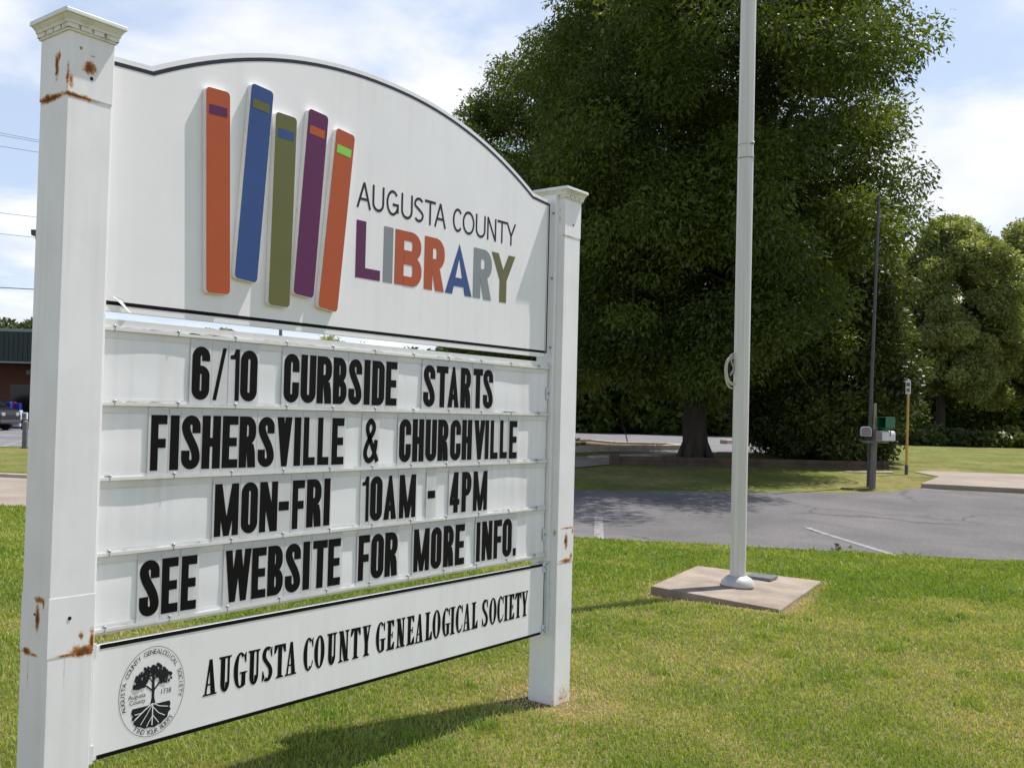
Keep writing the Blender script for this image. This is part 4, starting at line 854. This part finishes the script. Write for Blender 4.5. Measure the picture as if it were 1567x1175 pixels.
# main shade tree behind the flagpole
tb = at(1063, 703)
sr = Vector((math.cos(YAW), -math.sin(YAW), 0)); sf = Vector((math.sin(YAW), math.cos(YAW), 0))
fr_ = random.Random(77); FILL = []
for i in range(70):
    a_ = math.atan2(-sf.y,-sf.x)+fr_.uniform(-1.5,1.5); r_ = fr_.uniform(1.2,4.2); FILL.append((r_*math.cos(a_), r_*math.sin(a_), fr_.uniform(2.9,7.5), fr_.uniform(.6,1.0)))
AR, AF = math.atan2(sr.y,sr.x), math.atan2(-sf.y,-sf.x)
def env_main(z, a):
    # radius by height, reaching further to the picture's right and towards the road; scalloped by azimuth
    r = interp(z, [1.8,2.6,4,6,8,10,12,14,16.5], [2.4,3.6,4.5,5.1,5.4,5.4,5.1,4.1,1.2])
    ra, fa = math.cos(a-AR), math.cos(a-AF)
    r += ((.15*ra-.5*max(0,ra)*interp(z,[6.5,8,10,12],[1,1.1,2.0,3.0])+.35*min(0,ra)*(z > 9)) if z > 4.6 else .9*min(ra,0)+.1*ra)*min(1,max(0,(z-2)/3))
    r += 2.7*max(0,fa)**4*(1-1.15*max(0,ra))*min(1,max(0,(z-3.2)/4))*(1 if z < 11 else .4)
    return r*(1+.08*math.sin(3*a+z*.9)+.06*math.sin(5*a-z*1.7))
tree('shade_tree', 'huge dark broadleaf tree with thick trunk behind the flagpole', None, tb, env_main, 620, 600000, .125, M['leaf_dark'], .265, 2.5, (1.9,16.2), 21, limbs=20, cr=(.65,1.15), droop=.6, inner=.30, asp=.36, flat=.72, shell=.25, extra=FILL)
# a second one, its trunk behind the sign's right post
t2 = at_d(805, 640, 31.0)
tree('shade_tree', 'dark broadleaf tree rising behind the sign\'s right end', None, t2, lambda z, a: interp(z,[1.6,2.4,4.5,8,11,13.0],[2.0,2.9,3.5,3.4,2.3,.7])*(1+.12*math.sin(3*a+z*1.3)+.2*max(0,math.cos(a-AR))*(z < 8)), 165, 170000, .13, M['leaf_dark'], .24, 2.2, (1.7,12.6), 22, limbs=10, cr=(.55,.95), droop=.6, asp=.36, flat=.72, shell=.3)
# dense evergreen mass at right
t3 = at(1262, 703)
def env_ever(z, a):
    return interp(z,[0,.4,1.2,3,4.6,6.0,7.2],[1.7,2.15,2.3,2.25,2.0,1.4,.3])*(1+.07*math.sin(4*a+z)+.05*math.sin(7*a-2*z))
tree('evergreen_tree', 'dense dark evergreen reaching to the ground behind the mailboxes', None, t3, env_ever, 330, 210000, .12, M['leaf_ever'], .15, 1.6, (.15,7.0), 23, limbs=8, cr=(.40,.70), asp=.5, droop=.3, inner=.45, flat=.95, shell=.2)
# right-hand tree in the sun, and more beyond it
t4 = at_d(1440, 652, 47.0); t4c = (sr.x*.8, sr.y*.8)
tree('broadleaf_tree', 'sunlit green tree with a dark trunk at the far right behind the yellow post sign', None, t4, lambda z, a: (interp(z,[2.4,3.6,5.8,8.2,9.8,10.8],[2.0,3.0,3.5,3.0,1.9,.4])+.25*math.cos(a-AR))*(1+.14*math.sin(3*a+z)+.06*math.sin(6*a)), 210, 170000, .15, M['leaf_mid'], .20, 2.6, (2.6,10.6), 24, limbs=8, cr=(.5,.85), asp=.5, droop=.2, shell=.3)
t5 = at_d(1590, 652, 50.0)
tree('broadleaf_tree', 'rounded green tree at the right end of the grass', None, t5, lambda z, a: interp(z,[1.4,3,5.4,8,10.2,11.6],[2.4,3.8,4.4,3.9,2.5,.5])*(1+.1*math.sin(3*a+z)), 170, 120000, .17, M['leaf_mid'], .3, 2.2, (1.7,11.2), 25, limbs=8, cr=(.65,1.1), asp=.5, droop=.2)
# far woods and shrubs: one mass beyond the lots
def woods(name, spots, n, size, mt, label, seed, cat='woods', zoff=.6):
    C = np.array([s[:3] for s in spots]); Rd = np.array([s[3] for s in spots])
    V, F, t = leaves(C, Rd, n, size, .55, .2, .9, seed=seed, shell=.5); V[:,2] = np.maximum(V[:,2], .02)
    o = big_mesh(name, V, F, mt, attr=t); o.location.z = zoff; tag(o, label, cat, kind='stuff'); return o
g_ = random.Random(9); sp = []
for i in range(420):
    px = g_.uniform(560, 1190); dep = g_.uniform(50, 60); hmax = 3.7 if px < 840 else 5.6; z = g_.uniform(.3, hmax) if px > 620 else g_.uniform(.3, 2.2)
    p = at_d(px, 640, dep); sp.append((p.x, p.y, z, g_.uniform(.8,1.3)))
woods('woods', sp, 170000, .36, M['leaf_dark'], 'dark belt of woods beyond the far parking lot', 31)
sp = []
for i in range(46):
    px = g_.uniform(615, 850); p = at_d(px, 640, g_.uniform(46,48.5)); sp.append((p.x, p.y, g_.uniform(1.4,3.4), g_.uniform(.55,.9)))
woods('hedge_trees', sp, 30000, .26, M['leaf_lime'], 'sunlit green tree tops seen through the gap above the message board', 32)
sp = []
for i in range(90):
    px = g_.uniform(1375, 1640); p = at_d(px, 640, g_.uniform(55,61)); sp.append((p.x, p.y, g_.uniform(.4,4.2), g_.uniform(.8,1.4)))
woods('willow_thicket', sp, 40000, .34, M['leaf_lime'], 'bright green thicket behind the trees at the right', 33)
sp = []
for i in range(60):
    px = g_.uniform(1390, 1640); p = at_d(px, 640, g_.uniform(43,45.5)); hm = max(.1, min(.45, (px-1385)/60*.5)); sp.append((p.x, p.y, g_.uniform(.0,hm), g_.uniform(.4,.65)))
woods('shrub_bank', sp, 24000, .22, M['leaf_ever'], 'low shadowy bank of shrubs below the trees at the right', 34, 'shrubs')
for (px, py, dep, r_, lb) in ((338,506,62,.55,'small round tree top left of the lamp post in the upper gap'), (525,524,64,1.3,'broad green tree top right of the lamp post in the upper gap')):
    p = at_d(px, py, dep); root = empty('distant_tree', (p.x,p.y,0)); tag(root, lb, 'tree')
    k = MB(); k.tube([(0,0,-.1),(0.05,0,p.z*.6),(0,0,p.z)], [.14,.11,.04], 8); k.build('trunk', M['bark'], root)
    C = np.array([(g_.uniform(-1,1)*r_, g_.uniform(-1,1)*r_, p.z-r_*.9+g_.uniform(-.5,.7)*r_) for i in range(14)]); V, F, t = leaves(C, np.full(14, r_*.6), 2600, .22, .5, .1, .9, seed=int(px))
    big_mesh('crown', V, F, M['leaf_mid'], root, attr=t)

# ------------------------------------------------------------------ far right: edging, mailboxes, bus stop sign
A, B = at(937,711.5), at(1360,717.5); d = (B-A).normalized(); nn = Vector((-d.y,d.x,0))
tw = empty('timber_edging', A, math.atan2(d.y,d.x)); tag(tw, 'low dark timber edging wall under the big tree', 'wall'); Lw = (B-A).length
k = MB()
k.box(0,Lw,0,.20,-.05,.11); k.box(.02,Lw-.03,.006,.194,.111,.21); k.build('beam', M['timber'], tw, bevel=.01)
k = MB(); k.box(-.004,.17,-.012,.215,-.05,.245); k.build('end_block', M['timber'], tw, bevel=.015)
k = MB(); k.box(Lw-.16,Lw+.01,-.012,.215,-.05,.225); k.build('end_block', M['timber'], tw, bevel=.015)
# post with mailboxes
mb0 = at(1334.5, 747); MD = (mb0-Vector(CAM)).dot(fw)
M['oldwood'] = mat('weathered_wood', (0.17,0.155,0.14), .9, .3, 5, stretch=(8,8,.5), bump=.3)
M['paleWood'] = mat('pale_wood', (0.30,0.26,0.17), .85, .2, 6, stretch=(6,6,.6))
M['boxplastic'] = mat('mailbox_plastic', (0.66,0.66,0.64), .5, .08, 8)
M['boxfront'] = mat('mailbox_door', (0.27,0.215,0.20), .6, .12, 8)
M['greenplastic'] = mat('green_plastic', (0.010,0.125,0.050), .45, .08, 8)
M['yellow'] = mat('yellow_paint', (0.52,0.33,0.075), .55, .1, 8)
M['darkmetal'] = mat('dark_metal', (0.075,0.078,0.085), .5, .15, 10, metal=.4)
mpost = empty('mailbox_post', mb0, -YAW); tag(mpost, 'leaning weathered wooden post that carries two mailboxes', 'post')
k = MB(); k.frustum((-.05,.04,-.05,.05,-.2),(-.005,.08,-.045,.045,1.20)); k.build('timber', M['oldwood'], mpost, bevel=.008)
k = MB(); k.box(.065,.11,.08,.12,-.1,1.68); k.build('stake', M['paleWood'], mpost, bevel=.004)
k = MB(); k.box(-.19,.29,-.055,.05,.895,.935); k.build('crossarm', M['oldwood'], mpost, bevel=.004)
tall = empty('utility_pole', mb0+sr*.02+sf*.20, -YAW); tag(tall, 'tall thin dark pole standing behind the mailbox post', 'pole')
k = MB(); k.tube([(0,0,-.2),(.03,0,1.9),(.12,0,5.8)], [.036,.034,.028], 12); k.build('shaft', M['darkmetal'], tall, smooth=True)
k = MB(); k.lathe([(.042,-.03),(.044,.0),(.026,.05)], (.12,0,5.8), 12); k.build('cap', M['darkmetal'], tall)
def mailbox(px0, px1, py0, py1, yaw, ln, lab):
    w_ = (px1-px0)/FOC*MD; h_ = (py1-py0)/FOC*MD; c = at_d((px0+px1)/2, (py0+py1)/2, MD-.1)
    o = empty('mailbox', c-Vector((0,0,h_/2)), yaw); tag(o, lab, 'mailbox', 'mailboxes on the wooden post')
    def prof(s): 
        a, r = w_/2*s, .05*s
        return [(-a+r*(1-math.cos(t)) if q == 0 else a-r*(1-math.cos(t)), 0) for q in ()] or [(-a,.015),(-a+.015,0),(a-.015,0),(a,.015),(a,h_*.68),(a*.85,h_*.9),(a*.5,h_),(-a*.5,h_),(-a*.85,h_*.9),(-a,h_*.68)]
    k = MB(); k.prism_y(prof(1), 0, ln); k.build('body', M['boxplastic'], o, bevel=.006)
    k = MB(); k.prism_y([(x*.86, .012+z*.92) for x,z in prof(1)], -.012, -.0005); k.build('door', M['boxfront'], o, bevel=.003)
    k = MB(); k.box(w_/2+.001,w_/2+.010,ln*.55,ln*.60,h_*.5,h_*1.1); k.build('flag', M['darkmetal'], o)
mailbox(1318,1333,653,667.5,-YAW-R_(24),.44,'grey-white mailbox on the left side of the wooden post, seen end on')
mailbox(1339.5,1351,659,674.5,-YAW+R_(-58),.44,'white mailbox on the right side of the wooden post below the green box')
c = at_d(1351,645,MD-.1); o = empty('newspaper_box', c-Vector((0,0,.13)), -YAW+R_(-62)); tag(o, 'green plastic newspaper tube above the white mailbox', 'newspaper box')
k = MB()
for (a0,a1,b0,b1) in ((-.10,.10,0,.012),(-.10,.10,.208,.22),(-.10,-.088,.0125,.2075),(.088,.10,.0125,.2075)): k.box(a0,a1,-.05,.24,b0,b1)
k.box(-.088,.088,.226,.238,.0125,.2075); k.build('shell', M['greenplastic'], o, bevel=.006)
k = MB(); k.box(-.03,.03,.05,.2,-.05,-.001); k.build('foot', M['greenplastic'], o)
bsb = at(1387,726); bs_ = empty('stop_sign_post', bsb, -YAW-R_(32)); tag(bs_, 'small white notice sign on a thin yellow post beside the walk', 'post sign')
k = MB(); k.tube([(0,0,.20),(.012,0,2.16)], .028, 12); k.build('pole', M['yellow'], bs_, smooth=True)
k = MB(); k.lathe([(.037,-.1),(.037,.21),(.03,.22)], n=12); k.build('sleeve', M['darkmetal'], bs_, smooth=True)
k = MB(); k.prism_y([(-.04,1.84),(.066,1.84),(.066,2.15),(-.04,2.15)], -.042, -.032); sg = k.build('plate', mat('sign_white', (.70,.69,.68), .5, .05), bs_, bevel=.004)
gm = mat('sign_grey', (.16,.16,.17), .6, .5, 30)
for q in ((-.024,.05,2.02,2.10),(-.02,.046,1.89,1.97)): k = MB(); k.box(q[0],q[1],-.0440,-.0425,q[2],q[3]); k.build('marking', gm, sg)

# ------------------------------------------------------------------ far left: shop, car, crates, wires
M['brick'] = None
m_, n_, l_, b_ = new_mat('brick'); br = n_.new('ShaderNodeTexBrick'); br.inputs['Color1'].default_value = (0.15,0.045,0.030,1); br.inputs['Color2'].default_value = (0.10,0.030,0.022,1); br.inputs['Mortar'].default_value = (0.16,0.13,0.11,1)
br.inputs['Scale'].default_value = 4.2; br.inputs['Mortar Size'].default_value = .012; tcn = n_.new('ShaderNodeTexCoord'); mpn = n_.new('ShaderNodeMapping'); mpn.inputs['Rotation'].default_value = (R_(90),0,0); l_.new(tcn.outputs['Object'], mpn.inputs[0]); l_.new(mpn.outputs[0], br.inputs['Vector']); l_.new(br.outputs['Color'], b_.inputs['Base Color']); b_.inputs['Roughness'].default_value = .9; M['brick'] = m_
M['greenmetal'] = mat('green_metal', (0.008,0.028,0.024), .5, .15, 4)
M['trim'] = mat('fascia_trim', (0.20,0.24,0.22), .5, .1)
M['glassdark'] = mat('dark_glass', (0.012,0.013,0.016), .12, .2)
bp = at_d(100, 609, 52.0); bp.z = 0
shop = empty('shop_building', bp, -YAW); tag(shop, 'brick shop with a green ribbed metal fascia at the far left', 'building')
k = MB(); k.box(-16,0,2.2,10,0,3.35); k.build('wall', M['brick'], shop)
k = MB(); k.box(-.9,-.02,0,2.19,0,3.34); k.build('pier', M['brick'], shop)
k = MB(); k.box(-16.2,.2,-.3,10.2,3.36,5.0)
for i in range(66): x = -16.1+i*.247; k.box(x,x+.06,-.335,-.3005,3.45,4.92)
fa = k.build('fascia', M['greenmetal'], shop)
k = MB(); k.box(-16.25,.25,-.36,10.25,5.001,5.16); k.box(-16.25,.25,-.36,-.301,3.36,3.449); k.build('trim', M['trim'], fa)
k = MB(); k.box(-3.7,-1.7,2.13,2.199,0.05,2.3); k.build('door', M['glassdark'], shop)
k = MB(); k.box(-2.82,-2.58,2.02,2.198,2.85,3.1); k.build('wall_lamp', M['trim'], shop)
# dark car parked in front, nose to the right
cp = at_d(-18, 609, 47.5); cp.z = 0
car = empty('parked_car', cp, -YAW+R_(-12)); tag(car, 'dark van parked nose first before the brick shop at the left edge', 'van')
M['carpaint'] = mat('car_paint', (0.012,0.010,0.010), .3, .1, 2); M['tyre'] = mat('tyre', (0.012,0.012,0.012), .85, .1); M['chrome'] = mat('chrome', (0.75,0.75,0.75), .18, .05, metal=.9)
prof = [(-3.6,.35),(-3.65,.9),(-3.55,1.1),(-3.3,1.62),(-2.9,1.74),(-.9,1.74),(-.2,1.62),(.55,1.10),(1.05,1.0),(1.22,.75),(1.22,.38),(1.05,.28),(-3.4,.28)]
k = MB(); k.prism_y(prof, -.9, .9); body = k.build('body', M['carpaint'], car, bevel=.07)
k = MB(); k.prism_y([(-3.1,1.12),(-2.95,1.6),(-1.9,1.63),(-1.9,1.12)], -.912, -.9005); k.prism_y([(-1.8,1.12),(-1.8,1.63),(-.85,1.63),(-.25,1.5),(.30,1.12)], -.912, -.9005); k.build('side_window', M['glassdark'], car)
k = MB(); k.add([(-.12,-.8,1.60),(-.12,.8,1.60),(.52,.8,1.14),(.52,-.8,1.14)], [(0,1,2,3)]); wsd = k.build('windscreen', M['glassdark'], car); wsd.location = (.02,0,.02)
for wx in (-2.75,.45):
    for s_ in (-1,1):
        k = MB(); k.tube([(wx,s_*.70,.34),(wx,s_*.92,.34)], .34, 24); wl = k.build('wheel', M['tyre'], car, bevel=.02)
        k = MB(); k.tube([(wx,s_*.921,.34),(wx,s_*.935,.34)], [.22,.19], 18); k.build('rim', M['chrome'], wl)
for s_ in (-1,1):
    k = MB(); k.box(1.10,1.235,s_*.58-.14,s_*.58+.14,.70,.86); k.build('headlight', M['chrome'], car, bevel=.02)
    k = MB(); k.box(.10,.24,s_*1.0-.08,s_*1.0+.08,1.10,1.25); k.build('mirror', M['carpaint'], car, bevel=.03)
k = MB(); k.box(1.0,1.27,-.86,.86,.34,.50); k.build('bumper', M['darkmetal'], car, bevel=.03)
k = MB(); k.box(.6,.75,-.922,-.9005,.62,.66); k.build('trim_strip', M['chrome'], car)
# things standing at the shop front
def scr(px0, px1, py0, py1, dep):
    c = at_d((px0+px1)/2, (py0+py1)/2, dep); return c, (px1-px0)/FOC*dep, (py1-py0)/FOC*dep
def cabinet(name, lab, cat, px0, px1, py0, py1, dep, m1, m2, z=None):
    c, w_, h_ = scr(px0,px1,py0,py1,dep); zz = c.z-h_/2 if z is None else z
    o = empty(name, (c.x,c.y,max(zz,0)), -YAW); tag(o, lab, cat)
    k = MB(); k.box(-w_/2,w_/2,0,w_*.8,0,h_); k.build('case', m1, o, bevel=.03)
    k = MB(); k.box(-w_/2+.05,w_/2-.05,-.03,-.001,.10,h_*.55); k.box(-w_/2+.05,w_/2-.05,-.03,-.001,h_*.60,h_-.06); k.build('front_panel', m2, o, bevel=.01)
    return o, h_
M['icewhite'] = mat('ice_white', (0.62,0.66,0.72), .4, .08, 4); M['iceblue'] = mat('ice_blue', (0.42,0.55,0.72), .4, .25, 3)
M['cobalt'] = mat('cobalt', (0.012,0.030,0.24), .4, .2, 6); M['red'] = mat('crate_red', (0.24,0.014,0.03), .4, .2, 6); M['teal'] = mat('crate_teal', (0.03,0.16,0.42), .4, .2, 6)
fz, h_ = cabinet('ice_freezer', 'white ice freezer with pale blue doors at the shop front', 'freezer', 16,31,618,643,50.0,M['icewhite'],M['iceblue'], z=.12)
for (nm_, lb, x0,x1,y0,y1,mm) in (('crate','dark red crate stacked on the ice freezer',16,22,605.5,618,M['red']),('crate','cobalt blue crate stacked on the ice freezer beside the red crate',22.3,30,607,618,M['cobalt'])):
    c, w_, hh = scr(x0,x1,y0,y1,50.0); o = empty(nm_, (c.x,c.y,.12+h_+.002), -YAW); tag(o, lb, 'crate')
    k = MB(); k.box(-w_/2,w_/2,0,.35,0,hh); k.build('shell', mm, o, bevel=.02)
    k = MB()
    for i in range(3): k.box(-w_/2+.02,w_/2-.02,-.012,-.001,hh*(.12+.3*i),hh*(.32+.3*i))
    k.build('slat', mm, o, bevel=.004)
c, w_, hh = scr(8,15.5,611,619,49.0); o = empty('crate', (c.x,c.y,0), -YAW); tag(o, 'tall stack of bright blue crates between the car and the freezer', 'crate'); 
k = MB()
for i in range(5): k.box(-w_/2,w_/2,0,.35,i*.262,i*.262+.255)
k.build('shell', M['cobalt'], o, bevel=.012); k = MB(); k.box(-w_/2+.02,w_/2-.02,.02,.33,1.311,1.36); k.build('contents', M['teal'], o)
cabinet('vending_box', 'small white box standing right of the freezer', 'box', 33,41,630.5,641.5,49.0,M['icewhite'],M['boxfront'], z=.5)
k_ = bpy.data.objects[-1] if False else None
st_ = at_d(37,650,48.9); o = empty('low_stand', (st_.x,st_.y,0), -YAW); tag(o, 'dark low stand under the small white box', 'stand'); k = MB(); k.box(-.16,.16,.02,.2,.0,.46); k.box(-.2,.2,0,.22,.461,.498); k.build('frame', M['darkmetal'], o, bevel=.01)
bo = at(37.5, 686); o = empty('bollard', bo, 0); tag(o, 'grey steel bollard at the lot edge by the left post', 'bollard')
k = MB(); k.lathe([(.085,-.2),(.085,.80),(.075,.84),(.04,.865),(.0,.87)], n=20); k.build('tube', mat('bollard_grey', (.13,.135,.14), .6, .15), o, smooth=True); k = MB(); k.lathe([(.13,0),(.13,.02)], n=20); k.build('base_plate', M['darkmetal'], o)
# lamp post seen through the upper gap
lpz = at_d(425.5, 640, 44); o = empty('lamp_post', (lpz.x,lpz.y,0), -YAW); tag(o, 'grey lot lamp post seen through the gap above the message board', 'lamp post')
k = MB(); k.tube([(0,0,0),(0,0,5.9)], .075, 12); k.build('pole', mat('lamp_grey', (.19,.19,.19), .6, .1), o, smooth=True); k = MB(); k.box(-.16,.16,-.16,.16,0,.5); k.build('base', M['drive'], o, bevel=.02); k = MB(); k.box(-.35,.35,-.14,.14,5.91,6.02); k.build('lamp_head', M['darkmetal'], o, bevel=.02)
# utility pole hidden behind the left post: floodlight on a bent arm, wires
up_ = at_d(78, 600, 40.0); pole = empty('utility_pole', (up_.x,up_.y,0), -YAW); tag(pole, 'wooden utility pole with a floodlight mostly hidden by the left sign post', 'pole')
k = MB(); k.tube([(0,0,-.2),(0,0,12.6)], [.16,.11], 14); k.build('shaft', M['oldwood'], pole, smooth=True)
c = at_d(47,354,39.7); lx = -(Vector((up_.x,up_.y,0))-Vector((c.x,c.y,0))).dot(sr)
k = MB(); k.tube([(0,0,c.z-.42),(lx+.28,0,c.z-.40),(lx+.08,0,c.z-.30),(lx+.04,0,c.z-.08)], .035, 8); k.build('bracket_arm', M['darkmetal'], pole, smooth=True)
k = MB(); k.prism_y([(lx-.10,c.z-.10),(lx+.10,c.z-.10),(lx+.14,c.z+.13),(lx-.12,c.z+.13)], -.14, .12); k.build('floodlight', M['darkmetal'], pole, bevel=.02)
M['wire'] = mat('wire_grey', (0.16,0.16,0.17), .6, .1)
for i, (y0, y1, lab) in enumerate(((203,214.5,'topmost thin wire at the left edge of the sky'),(206.5,217.5,'second thin wire just under the topmost one'),(223.5,233,'third thin wire from the top at the left edge'),(325.5,332.5,'fourth thin wire, just above the floodlight'),(357.5,364,'fifth thin wire, running to the floodlight bracket'),(440,443,'lowest and thickest wire above the wooded hill'))):
    k = MB(); a, b = at_d(-420, y0-(y1-y0)*7.0, 46), at_d(80, y1+(y1-y0)*.4, 40.0)
    k.tube([a.lerp(b,t)-Vector((0,0,.0)) for t in (0,.25,.5,.75,1)], (.009 if i < 5 else .02), 5); tag(k.build('overhead_wire', M['wire']), lab, 'wire', 'overhead wires at the left')
# wooded hill behind the shop
hs = MB(); hc = at_d(-60, 600, 300)
nseg = 24; pr_ = []
for i in range(nseg+1):
    a = -1+2*i/nseg; pr_.append((a*150, 24*math.cos(a*math.pi/2)**.7))
vs = [(x,-40,-1) for x,z in pr_]+[(x,0,z) for x,z in pr_]+[(x,60,-1) for x,z in pr_]; n = nseg+1
hs.add(vs, [(i,i+1,n+i+1,n+i) for i in range(nseg)]+[(n+i,n+i+1,2*n+i+1,2*n+i) for i in range(nseg)])
tag(hs.build('hills', mat('hill_green', (0.045,0.060,0.028), .95, .3, .2), loc=(hc.x,hc.y,0), rz=-YAW), kind='structure')
sp = []
for i in range(260):
    a = g_.uniform(-1,1); x = a*150; z = 24*math.cos(a*math.pi/2)**.7; t_ = g_.random(); q = Vector((hc.x,hc.y,0))+sr*x+sf*(-40*(1-t_)); sp.append((q.x,q.y,z*t_+1.5,g_.uniform(2.6,4.4)))
M['leaf_hill'] = leaf_mat('leaf_hill', (0.060,0.088,0.036), (0.14,0.17,0.075), .25)
woods('hill_woods', sp, 60000, 1.5, M['leaf_hill'], 'woods covering the low hill behind the shop', 35, zoff=0)
# sparse plants in the island and at the lawn edge
def tuft(px, py, n, h, mt, lab):
    b_ = at(px, py); root = empty('weed_clump', b_); tag(root, lab, 'plant'); gg = np.random.default_rng(int(px))
    C = np.stack([gg.normal(size=n)*h*.5, gg.normal(size=n)*h*.5, np.abs(gg.normal(size=n))*h*.4+.03],1); V, F, t = leaves(C, np.full(n,h*.22), n*16, h*.35, .35, -.4, 1., seed=int(py)); V[:,2] = np.maximum(V[:,2],0)
    big_mesh('foliage', V, F, mt, root, attr=t)
    k = MB(); k.tube([(0,0,-.02),(0,0,h*.4)], .006, 5); k.build('stem', M['bark'], root)
tuft(882, 690, 12, .30, M['leaf_lime'], 'leafy plant in the traffic island beside the right post'); tuft(1283, 845, 8, .10, M['leaf_lime'], 'small weed at the lawn edge by the painted line')
sp_ = at(962, 684); o = empty('sapling', sp_); tag(o, 'bare thin leaning stem in the traffic island', 'sapling'); k = MB(); k.tube([(0,0,0),(-.10*sr.x,-.10*sr.y,.4),(-.30*sr.x,-.30*sr.y,1.0)], [.02,.016,.008], 6); k.build('stem', M['bark'], o)
